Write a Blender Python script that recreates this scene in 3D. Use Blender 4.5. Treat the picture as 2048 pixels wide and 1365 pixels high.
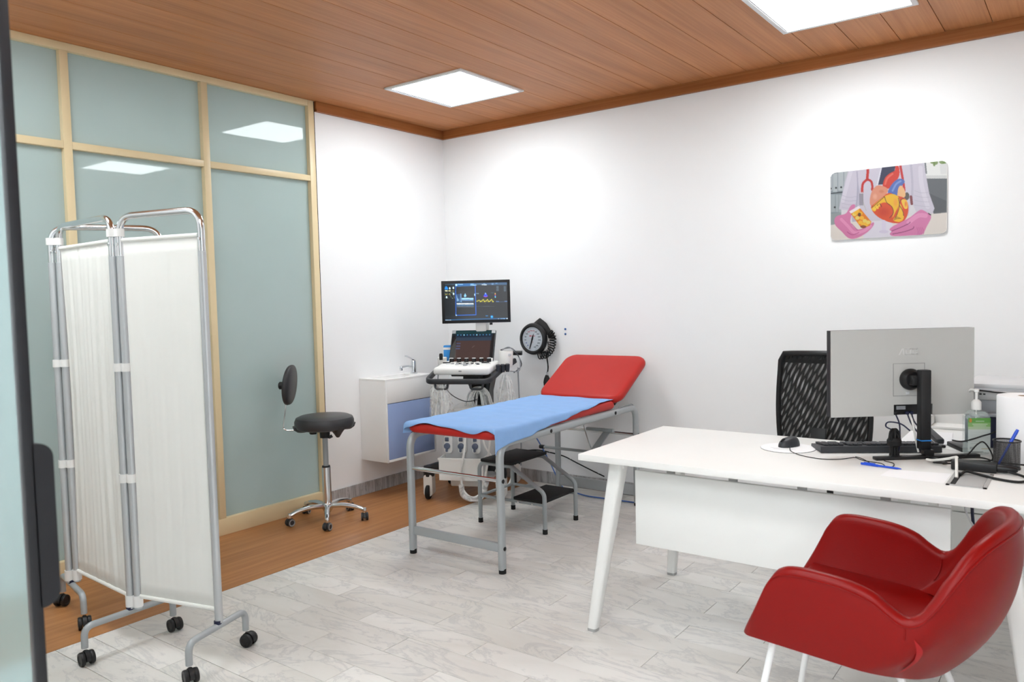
import bpy, bmesh, math, random
import numpy as np
from mathutils import Vector, Matrix

for o in list(bpy.data.objects):
    bpy.data.objects.remove(o)
scene = bpy.context.scene
COL = scene.collection
rnd = random.Random(7)
PI = math.pi

# ------------------------------------------------------------------ camera
F_PX, YAW, PITCH, ROLL = 1557.1, math.radians(36.653), math.radians(-3.0953), math.radians(-1.4191)
CAM = Vector((4.0975, -4.6615, 1.3504))
_fw = Vector((-math.sin(YAW) * math.cos(PITCH), math.cos(YAW) * math.cos(PITCH), math.sin(PITCH)))
_rt = Vector((math.cos(YAW), math.sin(YAW), 0))
_up = _rt.cross(_fw)
_r2 = _rt * math.cos(ROLL) + _up * math.sin(ROLL)
_u2 = -_rt * math.sin(ROLL) + _up * math.cos(ROLL)
cam_d = bpy.data.cameras.new('camera')
cam_d.sensor_width = 36.0
cam_d.lens = 36.0 * F_PX / 2048.0
cam_d.clip_start = 0.02
cam_d.dof.use_dof = True
cam_d.dof.focus_distance = 4.2
cam_d.dof.aperture_fstop = 5.6
cam = bpy.data.objects.new('camera', cam_d)
COL.objects.link(cam)
cam.matrix_world = Matrix(((_r2.x, _u2.x, -_fw.x, CAM.x), (_r2.y, _u2.y, -_fw.y, CAM.y),
                           (_r2.z, _u2.z, -_fw.z, CAM.z), (0, 0, 0, 1)))
scene.camera = cam

# ------------------------------------------------------------------ world and exposure
world = bpy.data.worlds.new('world')
scene.world = world
world.use_nodes = True
world.node_tree.nodes['Background'].inputs[0].default_value = (0.9, 0.95, 1.0, 1)
world.node_tree.nodes['Background'].inputs[1].default_value = 0.3
PANEL_POWER = 12.3
vs = scene.view_settings
vs.view_transform = 'Standard'
vs.look = 'None'
vs.gamma = 1.0
vs.use_curve_mapping = False
vs.exposure = 0.70

# ------------------------------------------------------------------ materials
def lin(c):
    out = []
    for v in c[:3]:
        v = v / 255.0
        out.append(v / 12.92 if v <= 0.04045 else ((v + 0.055) / 1.055) ** 2.4)
    return tuple(out) + (1.0,)

def new_mat(name):
    m = bpy.data.materials.new(name)
    m.use_nodes = True
    nt = m.node_tree
    return m, nt, nt.nodes['Principled BSDF']

def N(nt, kind, **kw):
    n = nt.nodes.new(kind)
    for k, v in kw.items():
        if k.startswith('i_'):
            n.inputs[k[2:].replace('_', ' ')].default_value = v
        else:
            setattr(n, k, v)
    return n

def ramp(nt, fac, stops):
    r = nt.nodes.new('ShaderNodeValToRGB')
    el = r.color_ramp.elements
    while len(el) < len(stops):
        el.new(0.5)
    for e, (p, c) in zip(el, stops):
        e.position = p
        e.color = c
    nt.links.new(fac, r.inputs[0])
    return r.outputs[0]

def mix(nt, fac, a, b, blend='MIX'):
    n = nt.nodes.new('ShaderNodeMix')
    n.data_type = 'RGBA'
    n.blend_type = blend
    for s, v in ((0, fac), (6, a), (7, b)):
        if hasattr(v, 'is_linked') or hasattr(v, 'links'):
            nt.links.new(v, n.inputs[s])
        else:
            n.inputs[s].default_value = v
    return n.outputs[2]

def M(name, col, rough=0.5, metal=0.0, spec=0.5, var=0.03, vscale=6.0, bump=0.0, bscale=200.0,
      coat=0.0, sheen=0.0, emit=None, estr=0.0, trans=0.0, ior=1.45):
    m, nt, p = new_mat(name)
    tc = N(nt, 'ShaderNodeTexCoord')
    c = lin(col)
    no = N(nt, 'ShaderNodeTexNoise', i_Scale=vscale, i_Detail=4.0)
    nt.links.new(tc.outputs['Object'], no.inputs['Vector'])
    lo = tuple(max(0, v * (1 - var)) for v in c[:3]) + (1,)
    hi = tuple(min(1, v * (1 + var)) for v in c[:3]) + (1,)
    nt.links.new(ramp(nt, no.outputs['Fac'], [(0.3, lo), (0.7, hi)]), p.inputs['Base Color'])
    p.inputs['Roughness'].default_value = rough
    p.inputs['Metallic'].default_value = metal
    p.inputs['Specular IOR Level'].default_value = spec
    p.inputs['Coat Weight'].default_value = coat
    p.inputs['Sheen Weight'].default_value = sheen
    p.inputs['Transmission Weight'].default_value = trans
    p.inputs['IOR'].default_value = ior
    if emit:
        p.inputs['Emission Color'].default_value = lin(emit)
        p.inputs['Emission Strength'].default_value = estr
    if bump:
        b = N(nt, 'ShaderNodeTexNoise', i_Scale=bscale, i_Detail=2.0)
        nt.links.new(tc.outputs['Object'], b.inputs['Vector'])
        bn = N(nt, 'ShaderNodeBump', i_Strength=bump, i_Distance=0.002)
        nt.links.new(b.outputs['Fac'], bn.inputs['Height'])
        nt.links.new(bn.outputs[0], p.inputs['Normal'])
    return m

def wood(name, dark, light, axis='y', grain=45.0, rough=0.45, per_piece=True, fine=1.0):
    m, nt, p = new_mat(name)
    g = N(nt, 'ShaderNodeNewGeometry')
    oi = N(nt, 'ShaderNodeObjectInfo')
    mul = N(nt, 'ShaderNodeVectorMath', operation='MULTIPLY_ADD')
    comb = N(nt, 'ShaderNodeCombineXYZ')
    for i in range(3):
        nt.links.new(oi.outputs['Random'], comb.inputs[i])
    nt.links.new(comb.outputs[0], mul.inputs[0])
    mul.inputs[1].default_value = (7.3, 11.1, 3.7) if per_piece else (0, 0, 0)
    nt.links.new(g.outputs['Position'], mul.inputs[2])
    mp = N(nt, 'ShaderNodeMapping')
    s = {'y': (grain, 1.1, grain), 'x': (1.1, grain, grain)}[axis]
    mp.inputs['Scale'].default_value = s
    nt.links.new(mul.outputs[0], mp.inputs[0])
    n1 = N(nt, 'ShaderNodeTexNoise', i_Scale=1.0, i_Detail=7.0, i_Roughness=0.62, i_Distortion=0.25)
    nt.links.new(mp.outputs[0], n1.inputs['Vector'])
    mp2 = N(nt, 'ShaderNodeMapping')
    mp2.inputs['Scale'].default_value = tuple(v * (0.13 if v > 2 else 0.8) for v in s)
    nt.links.new(mul.outputs[0], mp2.inputs[0])
    n2 = N(nt, 'ShaderNodeTexNoise', i_Scale=1.0, i_Detail=3.0, i_Distortion=0.6)
    nt.links.new(mp2.outputs[0], n2.inputs['Vector'])
    c1 = ramp(nt, n1.outputs['Fac'], [(0.3, lin(dark)), (0.68, lin(light))])
    c2 = ramp(nt, n2.outputs['Fac'], [(0.3, (0.86, 0.85, 0.84, 1)), (0.7, (1.06, 1.06, 1.06, 1))])
    col = mix(nt, 1.0, c1, c2, 'MULTIPLY')
    if per_piece:
        c3 = ramp(nt, oi.outputs['Random'], [(0.0, (0.95, 0.94, 0.93, 1)), (1.0, (1.04, 1.04, 1.04, 1))])
        col = mix(nt, 1.0, col, c3, 'MULTIPLY')
    nt.links.new(col, p.inputs['Base Color'])
    p.inputs['Roughness'].default_value = rough
    p.inputs['Specular IOR Level'].default_value = 0.22
    b = N(nt, 'ShaderNodeBump', i_Strength=0.12 * fine, i_Distance=0.001)
    nt.links.new(n1.outputs['Fac'], b.inputs['Height'])
    nt.links.new(b.outputs[0], p.inputs['Normal'])
    return m

def marble(name, base, vein, warm, scale=(1.6, 4.0, 2.0), amt=0.6, rough=0.28, streak=False):
    m, nt, p = new_mat(name)
    g = N(nt, 'ShaderNodeNewGeometry')
    oi = N(nt, 'ShaderNodeObjectInfo')
    comb = N(nt, 'ShaderNodeCombineXYZ')
    for i in range(3):
        nt.links.new(oi.outputs['Random'], comb.inputs[i])
    mul = N(nt, 'ShaderNodeVectorMath', operation='MULTIPLY_ADD')
    nt.links.new(comb.outputs[0], mul.inputs[0])
    mul.inputs[1].default_value = (17.0, 23.0, 9.0)
    nt.links.new(g.outputs['Position'], mul.inputs[2])
    mp = N(nt, 'ShaderNodeMapping')
    mp.inputs['Rotation'].default_value = (0, 0, 0.35)
    mp.inputs['Scale'].default_value = scale
    nt.links.new(mul.outputs[0], mp.inputs[0])
    cloud = N(nt, 'ShaderNodeTexNoise', i_Scale=1.6, i_Detail=6.0, i_Roughness=0.6, i_Distortion=0.8)
    nt.links.new(mp.outputs[0], cloud.inputs['Vector'])
    veins = N(nt, 'ShaderNodeTexNoise', i_Scale=1.9, i_Detail=9.0, i_Roughness=0.66, i_Distortion=1.5)
    nt.links.new(mp.outputs[0], veins.inputs['Vector'])
    v = ramp(nt, veins.outputs['Fac'], [(0.455, (0, 0, 0, 1)), (0.49, (amt, amt, amt, 1)), (0.525, (0, 0, 0, 1))])
    cl = ramp(nt, cloud.outputs['Fac'], [(0.35, lin(warm)), (0.62, lin(base))])
    col = mix(nt, v, cl, lin(vein))
    tint = ramp(nt, oi.outputs['Random'], [(0.0, (0.90, 0.895, 0.89, 1)), (0.5, (0.97, 0.965, 0.957, 1)), (1.0, (1.03, 1.03, 1.03, 1))])
    col = mix(nt, 1.0, col, tint, 'MULTIPLY')
    nt.links.new(col, p.inputs['Base Color'])
    p.inputs['Roughness'].default_value = rough
    return m

def film(name, col=(235, 236, 236), opac=0.3):
    m, nt, p = new_mat(name)
    out = nt.nodes['Material Output']
    t = N(nt, 'ShaderNodeBsdfTransparent')
    ms = N(nt, 'ShaderNodeMixShader')
    tc = N(nt, 'ShaderNodeTexCoord')
    no = N(nt, 'ShaderNodeTexNoise', i_Scale=14.0, i_Detail=2.0, i_Distortion=1.2)
    nt.links.new(tc.outputs['Object'], no.inputs['Vector'])
    a = ramp(nt, no.outputs['Fac'], [(0.35, (opac * 0.4,) * 3 + (1,)), (0.65, (min(1, opac * 1.8),) * 3 + (1,))])
    nt.links.new(a, ms.inputs[0])
    nt.links.new(t.outputs[0], ms.inputs[1])
    nt.links.new(p.outputs[0], ms.inputs[2])
    nt.links.new(ms.outputs[0], out.inputs[0])
    p.inputs['Base Color'].default_value = lin(col)
    p.inputs['Roughness'].default_value = 0.15
    return m

def net(name, kind='stripes', scale=1.0, lo=0.25, hi=1.0, col=(18, 18, 19)):
    """woven or wire mesh: a black thread pattern with open gaps"""
    m, nt, p = new_mat(name)
    out = nt.nodes['Material Output']
    t = N(nt, 'ShaderNodeBsdfTransparent')
    ms = N(nt, 'ShaderNodeMixShader')
    tc = N(nt, 'ShaderNodeTexCoord')
    if kind == 'stripes':
        w = []
        for rot, sc in ((0.62 * scale, 13.0), (0.30 * scale, 15.0)):
            mp = N(nt, 'ShaderNodeMapping')
            mp.inputs['Rotation'].default_value = (0, rot, 0)
            nt.links.new(tc.outputs['Object'], mp.inputs[0])
            wv = N(nt, 'ShaderNodeTexWave', wave_type='BANDS', bands_direction='X', i_Scale=sc, i_Distortion=4.0, i_Detail=1.0)
            wv.inputs['Detail Scale'].default_value = 0.35
            nt.links.new(mp.outputs[0], wv.inputs['Vector'])
            w.append(wv)
        mx = N(nt, 'ShaderNodeMath', operation='MULTIPLY')
        nt.links.new(w[0].outputs['Fac'], mx.inputs[0])
        nt.links.new(w[1].outputs['Fac'], mx.inputs[1])
        a = ramp(nt, mx.outputs[0], [(0.10, (hi,) * 3 + (1,)), (0.75, (lo,) * 3 + (1,))])
    else:
        sx = N(nt, 'ShaderNodeTexWave', wave_type='BANDS', bands_direction='X', i_Scale=scale)
        sz = N(nt, 'ShaderNodeTexWave', wave_type='BANDS', bands_direction='Z', i_Scale=scale)
        nt.links.new(tc.outputs['UV'], sx.inputs['Vector'])
        nt.links.new(tc.outputs['Object'], sz.inputs['Vector'])
        mx = N(nt, 'ShaderNodeMath', operation='MAXIMUM')
        nt.links.new(sx.outputs['Fac'], mx.inputs[0])
        nt.links.new(sz.outputs['Fac'], mx.inputs[1])
        a = ramp(nt, mx.outputs[0], [(0.6, (lo,) * 3 + (1,)), (0.8, (hi,) * 3 + (1,))])
    nt.links.new(a, ms.inputs[0])
    nt.links.new(t.outputs[0], ms.inputs[1])
    nt.links.new(p.outputs[0], ms.inputs[2])
    nt.links.new(ms.outputs[0], out.inputs[0])
    p.inputs['Base Color'].default_value = lin(col)
    p.inputs['Roughness'].default_value = 0.6
    return m

def attr_mat(name, rough=0.35, estr=0.0, spec=0.5):
    m, nt, p = new_mat(name)
    a = N(nt, 'ShaderNodeAttribute', attribute_name='Col')
    if estr:
        p.inputs['Base Color'].default_value = (0.004, 0.004, 0.005, 1)
        nt.links.new(a.outputs['Color'], p.inputs['Emission Color'])
        p.inputs['Emission Strength'].default_value = estr
    else:
        nt.links.new(mix(nt, 1.0, a.outputs['Color'], (0.70, 0.70, 0.70, 1), 'MULTIPLY'), p.inputs['Base Color'])
    p.inputs['Roughness'].default_value = rough
    p.inputs['Specular IOR Level'].default_value = spec
    return m

def pane_mat():
    m, nt, p = new_mat('satin_glass')
    g = N(nt, 'ShaderNodeNewGeometry')
    n = N(nt, 'ShaderNodeTexNoise', i_Scale=1.3, i_Detail=3.0)
    nt.links.new(g.outputs['Position'], n.inputs['Vector'])
    c = ramp(nt, n.outputs['Fac'], [(0.3, lin((174, 188, 186))), (0.7, lin((184, 196, 195)))])
    nt.links.new(c, p.inputs['Base Color'])
    p.inputs['Roughness'].default_value = 0.02
    p.inputs['IOR'].default_value = 1.52
    tr = N(nt, 'ShaderNodeBsdfTranslucent')
    tr.inputs['Color'].default_value = lin((200, 210, 208))
    ms = N(nt, 'ShaderNodeMixShader')
    ms.inputs[0].default_value = 0.36
    nt.links.new(p.outputs[0], ms.inputs[1])
    nt.links.new(tr.outputs[0], ms.inputs[2])
    nt.links.new(ms.outputs[0], nt.nodes['Material Output'].inputs[0])
    return m

mt = {}
mt['wall'] = M('wall_paint', (243, 243, 244), 0.75, var=0.008, vscale=2.0, bump=0.05, bscale=120)
mt['ceil'] = wood('ceiling_veneer', (188, 122, 77), (205, 142, 95), 'y', 90.0, 0.45)
mt['crown'] = wood('crown_veneer', (146, 86, 44), (172, 110, 64), 'x', 60.0, 0.45)
mt['crown_y'] = wood('crown_veneer_side', (146, 86, 44), (172, 110, 64), 'y', 60.0, 0.45)
mt['dark_gap'] = M('dark_gap', (44, 28, 18), 0.9)
mt['laminate'] = wood('floor_laminate', (164, 110, 66), (192, 138, 90), 'y', 32.0, 0.36, per_piece=False)
mt['tile'] = marble('floor_marble', (232, 230, 227), (186, 186, 187), (221, 218, 213), (1.0, 2.6, 2.0), 0.52)
mt['grout'] = M('tile_joint', (146, 142, 136), 0.9)
mt['skirt'] = marble('skirting_marble', (196, 196, 198), (128, 126, 126), (158, 157, 158), (13, 13, 1.2), 0.8, 0.3)
mt['cream'] = M('cream_frame', (229, 210, 170), 0.35, var=0.02)
mt['pane'] = pane_mat()
mt['diffuser'] = M('light_diffuser', (255, 255, 255), 0.5, emit=(245, 252, 254), estr=PANEL_POWER)
mt['white_metal'] = M('white_metal', (236, 236, 236), 0.35)
mt['chrome'] = M('chrome', (222, 225, 228), 0.16, 1.0, var=0.02)
mt['satin'] = M('satin_aluminium', (198, 202, 205), 0.38, 0.55, var=0.02)
mt['grey_paint'] = M('grey_paint', (150, 156, 158), 0.35, 0.0, var=0.02)
mt['silver_paint'] = M('silver_paint', (172, 177, 180), 0.35, 0.25, var=0.02)
mt['cloth'] = M('screen_cloth', (240, 240, 236), 0.9, var=0.01, bump=0.1, bscale=400)
mt['white_plastic'] = M('white_plastic', (240, 240, 238), 0.4, var=0.01)
mt['black_plastic'] = M('black_plastic', (22, 22, 24), 0.42)
mt['black_rubber'] = M('black_rubber', (17, 17, 18), 0.7)
mt['charcoal'] = M('charcoal_plastic', (48, 50, 54), 0.45)
mt['grey_rubber'] = M('grey_rubber', (150, 150, 150), 0.6)
mt['black_vinyl'] = M('dark_grey_vinyl', (52, 52, 55), 0.38, bump=0.06, bscale=500)
mt['bed_vinyl'] = M('red_vinyl', (184, 42, 36), 0.42, spec=0.3, var=0.02, bump=0.1, bscale=350)
mt['chair_leather'] = M('red_leatherette', (128, 11, 9), 0.36, spec=0.22, var=0.03, bump=0.12, bscale=320)
mt['chair_seam'] = M('red_seam', (160, 8, 14), 0.6)
mt['sheet'] = M('blue_sheet', (140, 180, 232), 0.85, var=0.03, vscale=14, bump=0.35, bscale=60)
mt['desk_white'] = M('desk_white', (240, 240, 238), 0.38, var=0.008)
mt['cab_white'] = M('cabinet_white', (242, 241, 240), 0.3, var=0.008)
mt['cab_blue'] = M('cabinet_blue', (152, 172, 216), 0.22, var=0.01)
mt['mon_back'] = M('monitor_grey', (188, 188, 185), 0.42, var=0.01)
mt['mon_logo'] = M('monitor_logo', (204, 204, 202), 0.3)
mt['mon_line'] = M('monitor_seam', (128, 128, 128), 0.6)
mt['light_grey'] = M('light_grey_plastic', (206, 207, 209), 0.42)
mt['mid_grey'] = M('mid_grey_plastic', (150, 153, 158), 0.42)
mt['off_white'] = M('off_white_plastic', (232, 230, 226), 0.4)
mt['blue_plastic'] = M('blue_plastic', (30, 80, 210), 0.3)
mt['sky_plastic'] = M('sky_blue_plastic', (60, 150, 225), 0.35)
mt['paper'] = M('paper', (246, 246, 248), 0.85, var=0.006)
mt['port'] = M('slate_plastic', (92, 102, 124), 0.45)
mt['glass_black'] = M('black_glass', (16, 16, 19), 0.07, coat=0.5)
mt['blue_led'] = M('blue_ring', (40, 130, 210), 0.4)
mt['film'] = film('clear_film', opac=0.2)
mt['film_thick'] = film('bunched_film', opac=0.55)
mt['clear'] = film('clear_bottle', (225, 238, 235), 0.2)
mt['net_fabric'] = net('chair_net', 'stripes', 1.0, 0.55, 0.985)
mt['net_fabric2'] = net('chair_net_back', 'stripes', 0.6, 0.15, 0.6)
mt['wire_net'] = net('wire_net', 'grid', 95.0, 0.18, 1.0, (40, 40, 42))
mt['navy_cable'] = M('navy_cable', (24, 30, 60), 0.5)
mt['blue_cable'] = M('blue_cable', (84, 120, 190), 0.5)
mt['door_glass'] = M('door_frosted_glass', (100, 120, 119), 0.12)
mt['door_black'] = M('door_black', (18, 19, 24), 0.4)
mt['print'] = attr_mat('printed_face', 0.3)
mt['screen_on'] = attr_mat('lit_screen', 0.12, 0.9)
mt['screen_dim'] = attr_mat('touch_screen', 0.08, 0.75)
mt['blue_plug'] = M('blue_plug', (40, 90, 150), 0.5)
mt['silver_top'] = M('silver_hatch', (178, 178, 178), 0.4, 0.2)

# ------------------------------------------------------------------ mesh builder
class MB:
    def __init__(self):
        self.v = []
        self.f = []
        self.uv = None

    def add(self, vs, fs):
        o = len(self.v)
        self.v += [tuple(p) for p in vs]
        self.f += [tuple(i + o for i in q) for q in fs]
        return self

    def box(self, c, s, rz=0.0, bev=0.0, R=None, seg=2):
        bm = bmesh.new()
        bmesh.ops.create_cube(bm, size=1.0)
        for v in bm.verts:
            v.co = Vector((v.co.x * s[0], v.co.y * s[1], v.co.z * s[2]))
        if bev > 0:
            bmesh.ops.bevel(bm, geom=list(bm.edges), offset=bev, segments=seg, affect='EDGES', profile=0.5)
        rot = R if R is not None else Matrix.Rotation(rz, 3, 'Z')
        bm.verts.index_update()
        self.add([rot @ v.co + Vector(c) for v in bm.verts], [[v.index for v in f.verts] for f in bm.faces])
        bm.free()
        return self

    def span(self, a, b, bev=0.0):
        c = [(a[i] + b[i]) / 2 for i in range(3)]
        return self.box(c, [abs(b[i] - a[i]) for i in range(3)], bev=bev)

    def sweep(self, path, prof, side=None, caps=True, closed=False):
        """prof: list of (u,v) offsets; u along the side vector, v along the other normal"""
        P = [Vector(p) for p in path]
        n = len(P)
        k = len(prof)
        rings = []
        prev = None
        for i in range(n):
            if closed:
                t = (P[(i + 1) % n] - P[i - 1])
            else:
                t = P[min(i + 1, n - 1)] - P[max(i - 1, 0)]
            t.normalize()
            if side is not None:
                a = Vector(side)
                a = (a - t * a.dot(t))
                a.normalize()
            else:
                if prev is None:
                    a = Vector((0, 0, 1)) if abs(t.z) < 0.9 else Vector((1, 0, 0))
                else:
                    a = prev
                a = (a - t * a.dot(t))
                if a.length < 1e-6:
                    a = t.orthogonal()
                a.normalize()
                prev = a
            b = t.cross(a)
            rings.append([P[i] + a * q[0] + b * q[1] for q in prof])
        vs = [p for r in rings for p in r]
        fs = []
        m = n if closed else n - 1
        for i in range(m):
            i2 = (i + 1) % n
            for j in range(k):
                j2 = (j + 1) % k
                fs.append((i * k + j, i * k + j2, i2 * k + j2, i2 * k + j))
        if caps and not closed:
            fs.append(tuple(range(k - 1, -1, -1)))
            fs.append(tuple((n - 1) * k + j for j in range(k)))
        return self.add(vs, fs)

    def tube(self, path, r, n=10, caps=True, closed=False):
        return self.sweep(path, [(r * math.cos(2 * PI * j / n), r * math.sin(2 * PI * j / n)) for j in range(n)],
                          caps=caps, closed=closed)

    def lathe(self, prof, c=(0, 0, 0), n=24, axis='z', R=None):
        """prof: (radius, height) list, closed at zero radius"""
        vs, fs = [], []
        k = len(prof)
        for i in range(n):
            a = 2 * PI * i / n
            for (r, h) in prof:
                p = Vector((r * math.cos(a), r * math.sin(a), h))
                if axis == 'x':
                    p = Vector((p.z, p.x, p.y))
                elif axis == 'y':
                    p = Vector((p.x, p.z, p.y))
                if R is not None:
                    p = R @ p
                vs.append(p + Vector(c))
        for i in range(n):
            i2 = (i + 1) % n
            for j in range(k - 1):
                a, b, c2, d = i * k + j, i2 * k + j, i2 * k + j + 1, i * k + j + 1
                if prof[j][0] < 1e-6:
                    fs.append((a, c2, d))
                elif prof[j + 1][0] < 1e-6:
                    fs.append((a, b, d))
                else:
                    fs.append((a, b, c2, d))
        return self.add(vs, fs)

    def prism(self, poly, h0, h1, fn=None):
        """poly in (a,b); fn(a,b,h) -> point"""
        fn = fn or (lambda a, b, h: (a, b, h))
        n = len(poly)
        vs = [fn(a, b, h0) for a, b in poly] + [fn(a, b, h1) for a, b in poly]
        fs = [tuple(range(n - 1, -1, -1)), tuple(range(n, 2 * n))]
        fs += [(i, (i + 1) % n, n + (i + 1) % n, n + i) for i in range(n)]
        return self.add(vs, fs)

    def grid(self, fn, nu, nv):
        vs = [fn(i / nu, j / nv) for j in range(nv + 1) for i in range(nu + 1)]
        w = nu + 1
        fs = [(j * w + i, j * w + i + 1, (j + 1) * w + i + 1, (j + 1) * w + i) for j in range(nv) for i in range(nu)]
        return self.add(vs, fs)

    def mesh(self, name, mat, smooth=35):
        me = bpy.data.meshes.new(name)
        me.from_pydata(self.v, [], self.f)
        bm = bmesh.new()
        bm.from_mesh(me)
        bmesh.ops.remove_doubles(bm, verts=bm.verts, dist=1e-6)
        bmesh.ops.recalc_face_normals(bm, faces=bm.faces)
        bm.to_mesh(me)
        bm.free()
        if smooth:
            me.polygons.foreach_set('use_smooth', [True] * len(me.polygons))
            me.set_sharp_from_angle(angle=math.radians(smooth))
        me.materials.append(mt[mat] if isinstance(mat, str) else mat)
        me.update()
        return me

    def build(self, name, mat, parent=None, smooth=35, loc=None, rz=0.0, label=None):
        return put(name, self.mesh(name, mat, smooth), parent, loc, rz, label)

def put(name, me, parent=None, loc=None, rz=0.0, label=None):
    o = bpy.data.objects.new(name, me)
    COL.objects.link(o)
    o.parent = parent
    if loc is not None:
        o.location = loc
    o.rotation_euler = (0, 0, rz)
    if label:
        o['label'] = label
    return o

def tag(o, label=None, cat=None, group=None, kind=None):
    if label:
        o['label'] = label
    if cat:
        o['category'] = cat
    if group:
        o['group'] = group
    if kind:
        o['kind'] = kind
    return o

def thing(name, label, cat, loc=(0, 0, 0), rz=0.0, group=None):
    o = put(name, None, None, loc, rz)
    return tag(o, label, cat, group)

def struct(name, label=None, loc=(0, 0, 0), me=None):
    o = put(name, me, None, loc)
    return tag(o, label, None, None, 'structure')

def smoothpath(pts, n=8, closed=False):
    P = [Vector(p) for p in pts]
    out = []
    m = len(P)
    for i in range(m if closed else m - 1):
        if closed:
            p0, p1, p2, p3 = P[i - 1], P[i], P[(i + 1) % m], P[(i + 2) % m]
        else:
            p0, p1, p2, p3 = P[max(i - 1, 0)], P[i], P[i + 1], P[min(i + 2, m - 1)]
        for j in range(n):
            t = j / n
            out.append(0.5 * ((2 * p1) + (p2 - p0) * t + (2 * p0 - 5 * p1 + 4 * p2 - p3) * t * t
                              + (3 * p1 - p0 - 3 * p2 + p3) * t ** 3))
    if not closed:
        out.append(P[-1])
    return out

def bendpath(pts, r, n=6):
    """polyline with corners rounded to radius r"""
    P = [Vector(p) for p in pts]
    out = [P[0]]
    for i in range(1, len(P) - 1):
        a, b, c = P[i - 1], P[i], P[i + 1]
        u = (a - b).normalized()
        v = (c - b).normalized()
        ang = u.angle(v)
        d = min(r / math.tan(ang / 2), (a - b).length * 0.49, (c - b).length * 0.49)
        s, e = b + u * d, b + v * d
        for j in range(n + 1):
            t = j / n
            out.append(s * (1 - t) ** 2 + b * 2 * t * (1 - t) + e * t * t)
    out.append(P[-1])
    return out

def rrect(w, h, r, n=4):
    out = []
    for cx, cy, a0 in ((w / 2 - r, h / 2 - r, 0), (-w / 2 + r, h / 2 - r, 90), (-w / 2 + r, -h / 2 + r, 180), (w / 2 - r, -h / 2 + r, 270)):
        for j in range(n + 1):
            a = math.radians(a0 + 90 * j / n)
            out.append((cx + r * math.cos(a), cy + r * math.sin(a)))
    return out

# ------------------------------------------------------------------ raster prints (vertex coloured faces)
def homog(src, dst):
    A, b = [], []
    for (x, y), (u, v) in zip(src, dst):
        A.append([x, y, 1, 0, 0, 0, -u * x, -u * y]); b.append(u)
        A.append([0, 0, 0, x, y, 1, -v * x, -v * y]); b.append(v)
    h = np.linalg.solve(np.array(A, float), np.array(b, float))
    return np.append(h, 1).reshape(3, 3)

class Canvas:
    def __init__(self, w, h, col, quad=None, ss=2):
        self.w, self.h, self.ss = w, h, ss
        self.a = np.ones((h * ss, w * ss, 3)) * np.array(col) / 255.0
        yy, xx = np.mgrid[0:h * ss, 0:w * ss]
        self.x = (xx + 0.5) / (w * ss)
        self.y = (yy + 0.5) / (h * ss)
        if quad:   # quad: TL TR BR BL in the drawing's own coordinates; canvas is the unit square
            Hm = homog([(0, 0), (1, 0), (1, 1), (0, 1)], quad)
            d = Hm[2, 0] * self.x + Hm[2, 1] * self.y + 1
            X = (Hm[0, 0] * self.x + Hm[0, 1] * self.y + Hm[0, 2]) / d
            Y = (Hm[1, 0] * self.x + Hm[1, 1] * self.y + Hm[1, 2]) / d
            self.x, self.y = X, Y

    def _mix(self, m, col, al):
        m = (m * al)[..., None]
        self.a = self.a * (1 - m) + m * np.array(col) / 255.0

    def poly(self, pts, col, al=1.0, smooth=False):
        if smooth:
            pts = [(p.x, p.y) for p in smoothpath([(a, b, 0) for a, b in pts], 6, True)]
        ins = np.zeros(self.x.shape, bool)
        n = len(pts)
        for i in range(n):
            x1, y1 = pts[i]
            x2, y2 = pts[(i + 1) % n]
            if y1 == y2:
                continue
            c = ((y1 > self.y) != (y2 > self.y)) & (self.x < (x2 - x1) * (self.y - y1) / (y2 - y1) + x1)
            ins ^= c
        self._mix(ins.astype(float), col, al)

    def rect(self, x0, y0, x1, y1, col, al=1.0):
        self._mix(((self.x >= x0) & (self.x <= x1) & (self.y >= y0) & (self.y <= y1)).astype(float), col, al)

    def line(self, pts, wd, col, al=1.0, smooth=False):
        if smooth:
            pts = [(p.x, p.y) for p in smoothpath([(a, b, 0) for a, b in pts], 6)]
        d = np.full(self.x.shape, 1e9)
        for (x1, y1), (x2, y2) in zip(pts[:-1], pts[1:]):
            dx, dy = x2 - x1, y2 - y1
            t = np.clip(((self.x - x1) * dx + (self.y - y1) * dy) / (dx * dx + dy * dy + 1e-9), 0, 1)
            d = np.minimum(d, np.hypot(self.x - x1 - t * dx, self.y - y1 - t * dy))
        self._mix((d < wd / 2).astype(float), col, al)

    def blob(self, cx, cy, rx, ry, col, al=1.0, soft=0.0):
        d = np.hypot((self.x - cx) / rx, (self.y - cy) / ry)
        m = np.clip((1 - d) / soft, 0, 1) if soft else (d < 1).astype(float)
        self._mix(m, col, al)

    FONT = {'0': 0b111101101101111, '1': 0b010110010010111, '2': 0b111001111100111, '3': 0b111001111001111,
            '4': 0b101101111001001, '5': 0b111100111001111, '6': 0b111100111101111, '7': 0b111001001001001,
            '8': 0b111101111101111, '9': 0b111101111001111}

    def digits(self, s, cx, cy, px, col):
        x0 = cx - (len(s) * 4 - 1) * px / 2
        y0 = cy - 2.5 * px
        for i, ch in enumerate(s):
            b = self.FONT[ch]
            for k in range(15):
                if b >> (14 - k) & 1:
                    xx, yy = x0 + (i * 4 + k % 3) * px, y0 + (k // 3) * px
                    self.rect(xx, yy, xx + px, yy + px, col)

    def out(self):
        s = self.ss
        a = self.a.reshape(self.h, s, self.w, s, 3).mean((1, 3))
        return np.where(a <= 0.04045, a / 12.92, ((a + 0.055) / 1.055) ** 2.4)

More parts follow.
